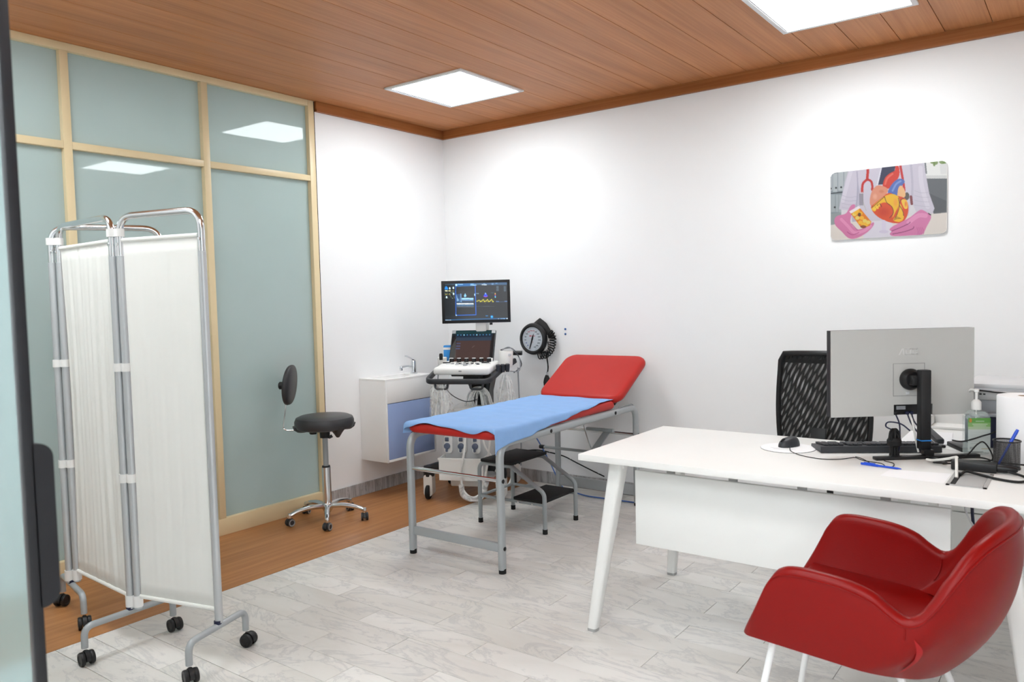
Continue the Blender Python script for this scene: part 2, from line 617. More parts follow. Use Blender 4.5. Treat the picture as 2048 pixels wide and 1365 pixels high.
def print_mesh(name, cv, fn, mat, keep=None):
    """a face whose points carry the drawing's colours; fn(u,v) -> point, v downwards"""
    img = cv.out()
    h, w = img.shape[:2]
    vs, cols = [], []
    for j in range(h):
        for i in range(w):
            vs.append(fn(i / (w - 1), j / (h - 1)))
    fs = [(j * w + i, (j + 1) * w + i, (j + 1) * w + i + 1, j * w + i + 1) for j in range(h - 1) for i in range(w - 1)
          if keep is None or keep((i + 0.5) / (w - 1), (j + 0.5) / (h - 1))]
    me = bpy.data.meshes.new(name)
    me.from_pydata([tuple(p) for p in vs], [], fs)
    at = me.color_attributes.new('Col', 'FLOAT_COLOR', 'POINT')
    c4 = np.ones((h * w, 4), np.float32)
    c4[:, :3] = img.reshape(-1, 3)
    at.data.foreach_set('color', c4.ravel())
    me.materials.append(mt[mat])
    me.update()
    return me

# ================================================================== THE ROOM
H = 2.6724
RX, FY, HY = 5.3, -4.2, -6.2          # right wall, front partition, end of the corridor
XB = 0.8104                           # edge between laminate strip and marble tiles

# floor ----------------------------------------------------------------
fl = MB().span((-0.1, HY, -0.12), (RX, 0.1, -0.006))
floor = struct('floor', 'floor of pale marble tiles with a brown wood strip along the glass wall', me=fl.mesh('floor', 'grout'))
ls = MB().span((0, HY, -0.006), (XB - 0.001, 0, 0.0))
ls.build('wood_strip', 'laminate', floor, label='brown wood laminate strip')
TL, TW, G = 0.594, 0.1445, 0.0021
tile_cache = {}
def tile_mesh(l):
    k = round(l, 4)
    if k not in tile_cache:
        b = MB().box((0, 0, -0.003), (l - G, TW - G, 0.006), bev=0.0008, )
        tile_cache[k] = b.mesh('floor_tile', 'tile', 0)
    return tile_cache[k]
row = 0
y = -2.18 + TW * 15
ntile = 0
while y > -4.25:
    yc = y - TW / 2
    if y <= 0.02 + TW:
        k = round((y + 2.18) / TW)            # row index; even rows break at 1.61, odd rows at 1.913
        off = 1.61 if (k % 2) == 1 else 1.913
        x0 = off - 0.594 * 4
        while x0 < RX:
            a, b = max(x0, XB + 0.001), min(x0 + TL, RX - 0.1)
            if b - a > 0.02 and yc < -0.03:
                o = put('floor_tile', tile_mesh(b - a), floor, ((a + b) / 2, yc, rnd.uniform(-0.0003, 0.0002)))
                ntile += 1
            x0 += TL
    y -= TW
cor = MB().span((XB, HY, -0.006), (RX, y + 0.0, 0.0))
cor.build('corridor_floor', 'tile', floor)

# ceiling: veneered planks running along the glass wall ------------------
ce = MB().span((-0.1, FY - 0.1, H + 0.012), (RX, 0.1, H + 0.1))
ceiling = struct('ceiling', 'brown wood plank ceiling', me=ce.mesh('ceiling', 'dark_gap'))
LIGHTS = [(0.8864, -0.8781), (3.1335, -0.8781), (0.8864, -3.56), (3.1335, -3.56)]
PS = 0.31
jx = [0.139 + 0.2087 * i for i in range(-1, 26)]
plank_cache = {}
def plank(x0, x1, y0, y1):
    key = (round(x1 - x0, 4), round(y1 - y0, 4))
    if key not in plank_cache:
        plank_cache[key] = MB().box((0, 0, 0.006), (x1 - x0 - 0.003, y1 - y0, 0.012), bev=0.001, seg=1).mesh('ceiling_plank', 'ceil', 0)
    put('ceiling_plank', plank_cache[key], ceiling, ((x0 + x1) / 2, (y0 + y1) / 2, H))
for a, b in zip(jx[:-1], jx[1:]):
    a, b = max(a, 0.0), min(b, RX)
    if b - a < 0.02:
        continue
    plank(a, b, FY - 0.1, -0.0)
MB().span((-0.1, HY, H), (RX, FY - 0.1, H + 0.1)).build('corridor_ceiling', 'wall', ceiling, label='white corridor ceiling')

# recessed look comes from a slim white frame set just under the planks
def ceiling_light(x, y, label):
    t = thing('ceiling_light', label, 'ceiling light', (x, y, H), group='square ceiling light panels')
    fr = MB()
    for s in (-1, 1):
        fr.box((s * (PS - 0.0125), 0, -0.005), (0.025, 2 * PS, 0.012), bev=0.002)
        fr.box((0, s * (PS - 0.0125), -0.005), (2 * PS - 0.05, 0.025, 0.012), bev=0.002)
    fr.build('frame', 'white_metal', t)
    d = MB().box((0, 0, -0.002), (2 * PS - 0.05, 2 * PS - 0.05, 0.004))
    d.build('diffuser', 'diffuser', t, 0)
    return t
ceiling_light(*LIGHTS[0], 'square lit ceiling panel above the red examination bed, whole in view')
ceiling_light(*LIGHTS[1], 'square lit ceiling panel above the desk, cut off by the top of the picture')
ceiling_light(*LIGHTS[2], 'square lit ceiling panel above the white folding screen')
ceiling_light(*LIGHTS[3], 'square lit ceiling panel just inside the doorway')
for k, (wd_, yy_) in enumerate((('nearer', -5.1), ('farther', -5.75))):  # unseen corridor panels, added as fill for surfaces facing the camera
    for xx_, nm_ in ((1.6, 'leftmost'), (3.0, 'middle'), (4.4, 'rightmost')):
        ceiling_light(xx_, yy_, nm_ + ' unseen fill light panel added in the ' + wd_ + ' row on the corridor ceiling')

# walls ------------------------------------------------------------------
struct('wall_back', 'white wall with the heart picture and the pressure gauge', me=MB().span((-0.1, 0, 0), (RX, 0.1, H + 0.05)).mesh('wall_back', 'wall'))
struct('wall_left', 'short white wall behind the sink cabinet', me=MB().span((-0.1, -1.262, 0), (0, 0, H + 0.05)).mesh('wall_left', 'wall'))
struct('wall_right', 'white wall right of the desk', me=MB().span((RX, HY, 0), (RX + 0.1, 0.1, H + 0.05)).mesh('wall_right', 'wall'))
struct('wall_corridor', 'white corridor wall behind the doorway', me=MB().span((-0.1, HY - 0.1, 0), (RX + 0.1, HY, H + 0.05)).mesh('wall_corridor', 'wall'))
wf = MB().span((0.08, FY - 0.1, 0), (1.95, FY, H)).span((4.95, FY - 0.1, 0), (RX, FY, H)).span((1.95, FY - 0.1, 2.6), (4.95, FY, H))
struct('wall_front', 'white partition with the wide doorway', me=wf.mesh('wall_front', 'wall'))

# crown moulding ------------------------------------------------------------
cr = MB().span((0.0, -0.022, H - 0.062), (RX, 0.0, H)).span((0.0, -0.026, H - 0.066), (RX, 0.0, H - 0.054))
struct('trim_1', 'brown wood moulding along the top of the picture wall', me=cr.mesh('trim_1', 'crown'))
cr = MB().span((0.0, -1.262, H - 0.062), (0.022, -0.022, H)).span((0.0, -1.262, H - 0.066), (0.026, -0.022, H - 0.054))
struct('trim_2', 'brown wood moulding along the top of the short white wall', me=cr.mesh('trim_2', 'crown_y'))

# marble skirting -------------------------------------------------------------
def skirting(name, label, axis, a, b, lens):
    r = struct(name, label)
    p = a
    i = 0
    while p < b - 0.01:
        l = min(lens[i % len(lens)], b - p)
        if axis == 'y':
            me = MB().box((0, 0, 0), (0.012, l - 0.0015, 0.086), bev=0.0012).mesh('skirting_tile', 'skirt', 0)
            put('skirting_tile', me, r, (0.0065, -(p + l / 2), 0.0435))
        else:
            me = MB().box((0, 0, 0), (l - 0.0015, 0.012, 0.086), bev=0.0012).mesh('skirting_tile', 'skirt', 0)
            put('skirting_tile', me, r, (p + l / 2, -0.0065, 0.0435))
        p += l
        i += 1
    return r
skirting('baseboard_left', 'grey marble skirting under the sink cabinet', 'y', 0.013, 1.262, [0.42, 0.30, 0.12, 0.36])
skirting('baseboard_back', 'grey marble skirting along the picture wall', 'x', 0.0, RX, [0.33, 0.50, 0.34, 0.26, 0.52])

# glazed partition along the left -------------------------------------------------
part_l = struct('window_1', 'floor to ceiling partition of frosted greenish glass in cream frames')
MU = [-1.321, -2.0805, -2.8405, -3.6005, FY + 0.02]
ST = MB().span((-0.05, -1.3205, 0), (0.012, -1.275, H - 0.001), bev=0.002)
ST.build('stile', 'cream', part_l)
MB().span((-0.05, -1.2735, 0), (0.002, -1.2625, H - 0.001)).build('stile_gap', 'dark_gap', part_l)
for m in MU[1:]:
    MB().span((-0.05, m, 0.099), (0.012, m + 0.0405, 2.633), bev=0.002).build('stile', 'cream', part_l)
edges = [(MU[i + 1] + (0.0405), MU[i]) for i in range(len(MU) - 1)]
for (a, b) in edges:
    MB().span((-0.05, a + 0.0003, 2.1505), (0.011, b - 0.0003, 2.1875), bev=0.002).build('rail', 'cream', part_l)
    MB().span((-0.028, a - 0.006, 2.18), (-0.02, b + 0.006, 2.64)).build('pane', 'pane', part_l, 0)
    MB().span((-0.028, a - 0.006, 0.09), (-0.02, b + 0.006, 2.158)).build('pane', 'pane', part_l, 0)
MB().span((-0.05, FY, 2.6335), (0.0115, -1.321, H - 0.001), bev=0.002).build('rail', 'cream', part_l)
MB().span((-0.05, FY, 0.0), (0.0125, -1.321, 0.0985), bev=0.002).build('rail', 'cream', part_l)
# room behind the frosted glass; its unseen panels are added to brighten the panes
nb = MB().span((-1.5, FY - 0.1, -0.1), (-0.1, -1.0, 0.0)).span((-1.5, FY - 0.1, H), (-0.1, -1.0, H + 0.1)).span((-1.6, FY - 0.1, -0.1), (-1.5, -1.0, H + 0.1)).span((-1.5, -1.1, 0), (-0.1, -1.0, H)).span((-1.5, FY - 0.1, 0), (-0.1, FY - 0.05, H))
struct('wall_neighbour', 'white walls of the room behind the frosted glass', me=nb.mesh('wall_neighbour', 'wall'))
for yy_, nm_ in ((-1.55, 'nearest the sink'), (-2.45, 'second from the sink'), (-3.35, 'nearest the door')):
    ceiling_light(-0.75, yy_, 'unseen ceiling panel added behind the frosted glass to brighten it, ' + nm_)
struct('wall_corridor_side', 'white corridor wall', me=MB().span((-0.1, HY, 0), (0.0, FY - 0.1, H)).mesh('wall_corridor_side', 'wall'))

# glass door at the left edge of the view ---------------------------------------------
door = struct('door_1', 'frosted glass door with black edge and black pull handle, close at the left', (2.9, FY, 0))
MB().span((-0.93, -0.005, 0.02), (-0.004, 0.005, 2.2)).build('pane', 'door_glass', door, 0)
MB().span((-0.008, -0.008, 0.01), (0.006, 0.008, 2.22), bev=0.002).build('edge_profile', 'door_black', door)
MB().span((-0.95, -0.008, 0.01), (-0.93, 0.008, 2.22), bev=0.002).build('edge_profile', 'door_black', door)
MB().span((-0.93, -0.009, 0.0), (-0.008, 0.009, 0.05), bev=0.002).build('bottom_rail', 'door_black', door)
MB().span((-0.93, -0.009, 2.17), (-0.008, 0.009, 2.22), bev=0.002).build('top_rail', 'door_black', door)
MB().prism([(max(0.004, a + 0.0085), b + 1.045) for a, b in rrect(0.046, 0.236, 0.022, 8)], -0.014, 0.006, lambda a, b, h: (h, a, b)).build('pull_handle', 'door_black', door)

# ================================================================== PICTURE ON THE WALL
def heart_picture():
    q = [(150, 318), (1747, 143), (1741, 1142), (153, 1240)]
    c = Canvas(236, 152, (222, 219, 224), q)
    P = c.poly
    P([(100, 300), (420, 270), (330, 600), (280, 850), (240, 930), (100, 1060)], (140, 150, 156))
    for (x0, x1, y0, y1) in ((160, 178, 330, 560), (184, 248, 320, 575), (256, 330, 300, 560), (338, 390, 290, 480)):
        c.rect(x0, y0, x1, y1, (184, 190, 194))
    c.line([(150, 598), (330, 580)], 14, (60, 66, 70))
    for (x0, x1) in ((160, 215), (222, 262), (268, 300)):
        c.rect(x0, 612, x1, 850, (170, 178, 182))
    for x, y in ((155, 530), (228, 520), (298, 512), (212, 785)):
        c.blob(x, y, 13, 13, (40, 44, 48))
    P([(150, 880), (300, 850), (300, 1000), (150, 1030)], (150, 158, 160))
    P([(100, 1035), (600, 960), (1800, 850), (1800, 1300), (100, 1300)], (232, 222, 214))
    P([(600, 985), (1000, 960), (1000, 1200), (600, 1210)], (226, 220, 232))
    P([(1430, 100), (1800, 100), (1800, 380), (1455, 380)], (238, 238, 236))
    P([(1425, 100), (1448, 100), (1470, 330), (1450, 330)], (120, 124, 130))
    c.rect(1455, 352, 1800, 398, (214, 214, 214))
    P([(1440, 395), (1800, 395), (1800, 850), (1560, 876), (1480, 640)], (96, 99, 105))
    P([(1510, 600), (1735, 700), (1735, 845), (1560, 860)], (82, 84, 90))
    for x, y, rx, ry in ((1545, 172, 32, 22), (1585, 178, 34, 30), (1568, 205, 16, 24), (1675, 170, 40, 26), (1712, 182, 30, 26)):
        c.blob(x, y, rx, ry, (106, 134, 66), 0.85)
    P([(1640, 200), (1738, 190), (1738, 330), (1655, 335)], (226, 226, 226))
    # white coat
    P([(398, 280), (660, 240), (1110, 190), (1420, 170), (1462, 380), (1500, 600), (1572, 800), (1540, 878), (1330, 868),
       (1255, 700), (1215, 900), (980, 960), (450, 985), (425, 830), (268, 812), (302, 640), (350, 440)], (208, 201, 216))
    c.line([(515, 300), (525, 560), (500, 790)], 16, (172, 166, 186), 0.8, True)
    c.line([(430, 300), (380, 480), (320, 700)], 50, (222, 216, 228), 0.8, True)
    c.line([(1250, 200), (1270, 470), (1262, 700)], 30, (184, 178, 196), 0.7, True)
    c.line([(1380, 250), (1400, 500), (1480, 780)], 60, (224, 218, 230), 0.8, True)
    for k in range(4):
        c.line([(310, 620 + 55 * k), (400, 650 + 50 * k), (500, 640 + 52 * k)], 9, (184, 178, 196), 0.6, True)
        c.line([(1300, 560 + 65 * k), (1400, 590 + 60 * k), (1500, 580 + 66 * k)], 9, (184, 178, 196), 0.6, True)
    P([(520, 420), (560, 600), (540, 780), (600, 960), (450, 985), (440, 850), (500, 780)], (170, 168, 186), 0.5)
    # navy shirt and tie
    P([(858, 232), (1040, 215), (1020, 330), (900, 470), (806, 480)], (52, 56, 84))
    c.line([(850, 235), (790, 480)], 14, (232, 232, 240))
    c.line([(866, 235), (806, 475)], 5, (50, 54, 90))
    # stethoscope
    c.line([(662, 240), (660, 330), (652, 410)], 36, (196, 52, 48))
    c.line([(655, 405), (600, 455), (586, 520), (586, 575)], 32, (200, 50, 46), 1, True)
    c.line([(655, 405), (705, 430), (722, 480), (722, 548)], 30, (190, 46, 44), 1, True)
    c.line([(586, 580), (594, 700), (640, 830)], 13, (196, 190, 190), 1, True)
    c.line([(1102, 195), (1126, 330), (1150, 470), (1160, 560)], 32, (196, 46, 50), 1, True)
    c.line([(1250, 640), (1262, 740)], 34, (130, 60, 66))
    c.blob(1195, 635, 34, 52, (92, 84, 78))
    c.rect(545, 600, 600, 760, (60, 56, 66), 0.35)
    # heart model
    P([(868, 505), (895, 390), (960, 325), (1030, 285), (1040, 215), (1085, 235), (1095, 330), (1070, 400), (1000, 470), (950, 530)], (214, 58, 44), 1, True)
    c.line([(900, 470), (930, 390), (1000, 330)], 26, (236, 116, 96), 0.8, True)
    P([(935, 580), (985, 480), (1060, 408), (1130, 400), (1165, 440), (1120, 500), (1080, 560), (1055, 640), (980, 620)], (86, 112, 184), 1, True)
    c.line([(1000, 560), (1050, 470), (1110, 430)], 26, (142, 170, 226), 0.7, True)
    P([(690, 680), (720, 560), (790, 490), (880, 500), (935, 540), (920, 600), (860, 650), (740, 760), (700, 760)], (226, 148, 120), 1, True)
    c.blob(760, 640, 40, 50, (240, 176, 150), 0.8, 0.6)
    c.blob(850, 570, 45, 30, (200, 116, 84), 0.6, 0.6)
    P([(1070, 640), (1075, 540), (1110, 490), (1160, 540), (1175, 630), (1120, 660)], (240, 186, 132), 1, True)
    P([(705, 790), (760, 730), (860, 650), (950, 590), (1050, 625), (1170, 665), (1215, 770), (1200, 900), (1130, 990),
       (1010, 1000), (880, 960), (770, 890)], (222, 78, 34), 1, True)
    P([(712, 800), (800, 705), (900, 630), (1000, 605), (1080, 645), (1092, 740), (1040, 850), (1000, 930), (1010, 830), (960, 745), (880, 720), (810, 760), (760, 840)], (242, 188, 40), 1, True)
    P([(1100, 740), (1140, 830), (1150, 940), (1090, 985), (1010, 960), (1060, 880)], (244, 190, 42), 1, True)
    P([(1120, 690), (1190, 690), (1205, 790), (1160, 800)], (244, 200, 70), 1, True)
    c.blob(880, 850, 100, 80, (196, 52, 28), 0.7, 0.7)
    c.blob(1040, 720, 36, 70, (246, 160, 60), 0.7, 0.6)
    c.blob(1180, 740, 20, 50, (236, 110, 60), 0.8, 0.6)
    for s in ([(890, 640), (920, 720), (990, 780), (1010, 860), (960, 930)], [(1080, 660), (1095, 760), (1070, 860), (1040, 930)],
              [(1095, 760), (1140, 840), (1150, 900)], [(1170, 650), (1110, 690), (1092, 760)], [(720, 790), (800, 720), (890, 640)],
              [(760, 800), (790, 760), (830, 740), (850, 780)]):
        c.line(s, 8, (70, 40, 40), 0.9, True)
    for k in range(5):
        c.line([(1020 + 18 * k, 960 - 6 * k), (1050 + 16 * k, 905 + 8 * k)], 6, (60, 34, 34), 0.9)
        c.blob(745 + 18 * k, 800 - 10 * k + 20 * (k % 2), 12, 22, (248, 206, 70), 0.9)
    # stand
    c.line([(880, 985), (880, 1110)], 56, (222, 212, 232))
    c.blob(880, 1118, 66, 22, (214, 204, 226))
    # left glove, pill bottle
    P([(425, 770), (470, 745), (492, 775), (440, 890), (430, 1000), (520, 1085), (640, 1050), (735, 990), (738, 1035), (650, 1130),
       (510, 1205), (400, 1205), (300, 1110), (220, 1030), (208, 950), (250, 900), (360, 870)], (217, 126, 170), 1, True)
    c.line([(300, 950), (390, 1040), (480, 1130), (600, 1110), (700, 1040)], 40, (238, 156, 196), 0.8, True)
    c.line([(380, 1120), (450, 1160), (540, 1130)], 10, (176, 78, 132), 0.8, True)
    c.line([(440, 1010), (520, 1095)], 12, (180, 84, 136), 0.7)
    P([(420, 860), (550, 790), (712, 985), (690, 1035), (600, 1072), (560, 1050)], (230, 128, 28))
    for k, (x, y) in enumerate(((480, 880), (520, 830), (560, 870), (520, 930), (580, 930), (560, 990), (620, 970), (640, 1020), (600, 1020), (670, 990), (500, 860))):
        c.blob(x, y, 30, 26, (248, 192, 50) if k % 3 else (240, 220, 110), 0.9)
    c.blob(548, 885, 22, 26, (70, 40, 20), 0.8)
    c.blob(600, 1050, 40, 20, (120, 60, 30), 0.8)
    P([(408, 842), (538, 766), (562, 796), (432, 872)], (240, 232, 236))
    # right glove
    P([(958, 1088), (1010, 1040), (1120, 985), (1240, 920), (1330, 850), (1400, 820), (1500, 880), (1525, 930), (1470, 1040), (1400, 1155),
       (1250, 1168), (1020, 1178), (962, 1150), (985, 1115)], (219, 126, 174), 1, True)
    c.line([(1220, 990), (1350, 900), (1450, 900)], 60, (240, 158, 200), 0.8, True)
    c.line([(990, 1108), (1120, 1055), (1225, 1005), (1240, 985)], 9, (120, 50, 96), 0.9, True)
    c.line([(1000, 1150), (1150, 1120), (1270, 1080), (1290, 1050)], 9, (120, 50, 96), 0.9, True)
    for k in range(4):
        c.line([(1330 + 24 * k, 1060), (1350 + 26 * k, 1120), (1340 + 24 * k, 1160)], 8, (190, 90, 146), 0.7, True)
    c.line([(1490, 870), (1520, 890)], 14, (60, 40, 50))
    # end of the drawing
    return c

px0, px1, pz0, pz1 = 2.9079, 3.4897, 1.6365, 2.0158
pic = thing('wall_picture', 'unframed print of pink-gloved hands with a heart model on the white wall', 'picture', ((px0 + px1) / 2, 0, pz0))
pw, ph, cr_ = px1 - px0, pz1 - pz0, 0.028
plate = MB().prism([(a, b + ph / 2) for a, b in rrect(pw, ph, cr_, 6)], -0.0005, -0.0115, lambda a, b, h: (a, h, b))
plate.build('plate', 'white_plastic', pic, 30)
def in_round(u, v):
    a, b = abs(u - 0.5) * pw - (pw / 2 - cr_), abs(v - 0.5) * ph - (ph / 2 - cr_)
    return not (a > 0 and b > 0 and a * a + b * b > cr_ * cr_)
put('print', print_mesh('print', heart_picture(), lambda u, v: ((u - 0.5) * pw * 0.996, -0.0119, ph * (1 - v) * 0.996 + 0.0008), 'print', in_round), pic)

# two blue wall plugs
for z, lb in ((1.127, 'upper of two tiny blue wall plugs right of the pressure gauge'), (1.092, 'lower of two tiny blue wall plugs right of the pressure gauge')):
    o = MB().lathe([(0, 0.001), (0.007, 0.001), (0.008, -0.003), (0.004, -0.006), (0, -0.005)], (0, 0, 0), 12, 'y').build('wall_plug', 'blue_plug', None, loc=(1.105, -0.001, z))
    tag(o, lb, 'wall plug', 'blue wall plugs')

# ================================================================== EXAMINATION BED
bed = thing('examination_bed', 'red padded examination bed with raised headrest on a grey tube frame', 'examination bed', (1.478, -0.945, 0), math.radians(0.8))
HWB, LB = 0.298, 0.74
for s in (-1, 1):
    p = bendpath([(s * HWB, -LB, 0.02), (s * HWB, -LB, 0.642), (s * HWB, LB - 0.02, 0.642), (s * HWB, LB - 0.02, 0.02)], 0.085, 9)
    fr = MB().sweep(p, rrect(0.034, 0.042, 0.015, 4), side=(1, 0, 0)).build('side_frame', 'silver_paint', bed)
    for yy in (-LB, LB - 0.02):
        MB().lathe([(0, 0), (0.019, 0), (0.019, 0.024), (0, 0.024)], (s * HWB, yy, 0), 14).build('foot_cap', 'black_rubber', fr)
    for yy, zz in ((-0.30, 0.642), (0.42, 0.642), (-LB, 0.46), (-LB, 0.125), (LB - 0.02, 0.46)):
        MB().lathe([(0, 0.0), (0.010, 0.0), (0.011, 0.003), (0.006, 0.006), (0, 0.0065)], (s * (HWB + 0.0165), yy, zz), 12, 'x',
                   R=Matrix.Scale(s, 3, Vector((1, 0, 0)))).build('bolt_cap', 'black_plastic', fr)
MB().box((0, -LB, 0.127), (0.565, 0.022, 0.046), bev=0.005).build('cross_bar', 'silver_paint', bed)
MB().box((0, LB - 0.02, 0.10), (0.565, 0.022, 0.066), bev=0.005).build('cross_bar', 'silver_paint', bed)
MB().box((0, -LB + 0.30, 0.645), (0.565, 0.022, 0.034), bev=0.004).build('cross_bar', 'silver_paint', bed)
MB().box((-0.3, -LB + 0.03, 0.648), (0.022, 0.006, 0.034)).build('end_plug', 'black_plastic', bed)
MB().box((0, 0.40, 0.640), (0.565, 0.022, 0.04), bev=0.004).build('cross_bar', 'silver_paint', bed)
for yy in (-LB, LB - 0.02):
    MB().tube([(-0.283, yy, 0.462), (0.283, yy, 0.462)], 0.0105, 14).build('chrome_rod', 'chrome', bed)
# headrest mechanism
MB().tube([(-0.36, LB - 0.10, 0.335), (0.283, LB - 0.10, 0.335)], 0.010, 10).build('adjusting_bar', 'grey_paint', bed)
MB().lathe([(0, 0), (0.014, 0), (0.014, 0.035), (0, 0.035)], (-0.392, LB - 0.10, 0.335), 12, 'x').build('bar_knob', 'black_plastic', bed)
MB().sweep([(0.02, LB - 0.10, 0.33), (0.10, LB - 0.03, 0.475)], [(-0.022, -0.004), (0.022, -0.004), (0.022, 0.004), (-0.022, 0.004)], side=(1, 0, 0)).build('support_strut', 'grey_paint', bed)
MB().box((0.04, LB - 0.03, 0.475), (0.20, 0.03, 0.02), bev=0.004).build('slide_bracket', 'grey_paint', bed)
MB().tube([(0.0, 0.50, 0.66), (0.035, 0.60, 0.36)], 0.005, 8).build('stay_rod', 'chrome', bed)

# padded bed section: rounded slab
def cushion(w, l, th, corner, nu=28, nv=40, crown=0.006):
    """closed slab with rounded plan corners and rolled edges, lying from y=0 to y=l, top at z=th"""
    poly = [(a, b + l / 2) for a, b in rrect(w, l, corner, 8)]
    mb = MB()
    n = len(poly)
    cx, cy = 0, l / 2
    levels = []
    for t in range(0, 9):
        a = PI * t / 8
        inset = (1 - math.sin(a)) * th * 0.42
        z = th / 2 - math.cos(a) * th / 2
        levels.append((inset, z))
    rings = []
    for ins, z in levels:
        sx, sy = (w - 2 * ins) / w, (l - 2 * ins) / l
        rings.append([((x - cx) * sx + cx, (y - cy) * sy + cy, z) for x, y in poly])
    for k in (0.8, 0.5, 0.2):
        ins = th * 0.42
        sx, sy = (w - 2 * ins) / w * k, (l - 2 * ins) / l * k
        rings.append([((x - cx) * sx + cx, (y - cy) * sy + cy, th + crown * (1 - k)) for x, y in poly])
    vs = [p for r in rings for p in r]
    fs = [tuple(range(n - 1, -1, -1))]
    for i in range(len(rings) - 1):
        for j in range(n):
            j2 = (j + 1) % n
            fs.append((i * n + j, i * n + j2, (i + 1) * n + j2, (i + 1) * n + j))
    fs.append(tuple((len(rings) - 1) * n + j for j in range(n)))
    return mb.add(vs, fs)
cushion(0.585, 1.245, 0.05, 0.05).build('bed_pad', 'bed_vinyl', bed, 60, loc=(0.018, -0.795, 0.664))
hr = cushion(0.605, 0.475, 0.055, 0.075).build('headrest_pad', 'bed_vinyl', bed, 60, loc=(0.032, 0.452, 0.682))
hr.rotation_euler = (math.radians(30), 0, 0)
pl_ = MB().box((0, 0.22, -0.008), (0.50, 0.40, 0.012)).build('headrest_board', 'black_plastic', bed, loc=(0.032, 0.452, 0.682))
pl_.rotation_euler = (math.radians(30), 0, 0)
MB().tube([(0.305, 0.48, 0.668), (0.305, LB - 0.09, 0.668), (0.305, LB - 0.07, 0.66)], 0.003, 6).build('hinge_wire', 'grey_paint', bed)

# disposable blue sheet draped over the bed
def sheet():
    rs = random.Random(3)
    ph = [rs.uniform(0, 6.28) for _ in range(8)]
    hw, ztop, y0, y1 = 0.299, 0.7215, -0.803, 0.462
    def over(s):       # a distance past the pad's edge -> (outward, down)
        r = 0.024
        if s < r * PI / 2:
            a = s / r
            return r * math.sin(a), r * (1 - math.cos(a))
        return r + 0.10 * (s - r * PI / 2), r + (s - r * PI / 2) * 0.99
    L0 = y1 - y0
    def fn(u, v):
        # v along the length: 0 = foot hem, 1 = headrest
        # lengths past the edges
        foot = 0.034 + 0.012 * math.sin(u * 9 + 1.2) - 0.018 * math.exp(-((u - 0.24) / 0.09) ** 2) - 0.022 * math.exp(-((u - 0.78) / 0.06) ** 2) + 0.06 * max(0, (u - 0.86) / 0.14) ** 1.5 + 0.02 * max(0, (0.1 - u) / 0.1)
        tt = max(0.0, min(1.0, v))
        right = 0.118 - 0.128 * tt + 0.014 * max(0, 1 - tt / 0.12) + 0.004 * math.sin(tt * 26 + 1)
        left = 0.075 - 0.03 * tt + 0.008 * math.sin(tt * 22)
        W = 2 * hw - 0.048
        right = max(right, -0.012)
        tot = left + W + right
        s = -left + u * tot
        d = -foot + v * (L0 + foot - 0.024)
        x, y, z = 0, 0, ztop
        yo = 0.0
        if d < 0:
            o, dn = over(-d)
            yb, zb = -o, -dn
        else:
            yb, zb = d, 0.0
        if s < 0:
            o, dn = over(-s)
            xb, zx = -o, -dn
        elif s > W:
            o, dn = over(s - W)
            xb, zx = W + o, -dn
        else:
            xb, zx = s, 0.0
        zz = min(zb, zx) if (zb < 0 and zx < 0) else zb + zx
        wr = 0.0012 * math.sin(x * 40 + d * 23 + ph[0]) + 0.0014 * math.sin(xb * 31 - d * 14 + ph[1]) + 0.001 * math.sin(d * 55 + xb * 9 + ph[2])
        side = 1 if zx < -0.02 else 0
        xb += side * 0.004 * math.sin(d * 38 + ph[3]) * min(1, -zx / 0.06) * (1 if s > W else -1)
        yb2 = yb - (0.006 * math.sin(u * 17 + ph[4]) * min(1, -zb / 0.05) if zb < 0 else 0)
        return (-hw + 0.024 + xb, y0 + 0.024 + yb2, ztop + zz + wr + 0.001)
    return MB().grid(fn, 90, 150)
sh = sheet().build('bed_sheet', 'sheet', None, 80, loc=(1.496, -0.945, 0.0), rz=math.radians(0.8))
tag(sh, 'light blue disposable sheet spread over the red examination bed', 'bed sheet')
md = sh.modifiers.new('thick', 'SOLIDIFY')
md.thickness = 0.0008
md.offset = 1

# ================================================================== STEP STOOL
st = thing('step_stool', 'grey tube step stool with two black treads under the bed', 'step stool', (1.37, -0.875, 0), math.radians(0.5))
for s in (-1, 1):
    yy = s * 0.168
    p = bendpath([(-0.235, yy, 0.02), (-0.235, yy, 0.368), (0.005, yy, 0.368), (0.235, yy, 0.235), (0.235, yy, 0.02)], 0.05, 7)
    fr = MB().tube(p, 0.0125, 12).build('side_frame', 'grey_paint', st)
    for xx in (-0.235, 0.235):
        MB().lathe([(0, 0), (0.015, 0), (0.0145, 0.028), (0, 0.028)], (xx, yy, 0), 12).build('foot_cap', 'black_rubber', fr)
    MB().tube([(-0.225, yy, 0.165), (0.235, yy, 0.165)], 0.009, 10).build('side_rail', 'grey_paint', st)
    for xx in (0.06, 0.16):
        MB().lathe([(0, 0), (0.006, 0), (0.007, 0.004), (0, 0.005)], (xx, yy - 0.013, 0.165), 10, 'y', R=Matrix.Scale(-1, 3, Vector((0, 1, 0)))).build('screw', 'chrome', st)
MB().tube([(-0.235, -0.168, 0.165), (-0.235, 0.168, 0.165)], 0.009, 10).build('cross_rail', 'grey_paint', st)
MB().box((-0.095, 0, 0.386), (0.235, 0.37, 0.018), bev=0.004).build('tread', 'black_rubber', st, label='upper black tread')
MB().box((0.125, 0, 0.182), (0.215, 0.345, 0.018), bev=0.004).build('tread', 'black_rubber', st, label='lower black tread')

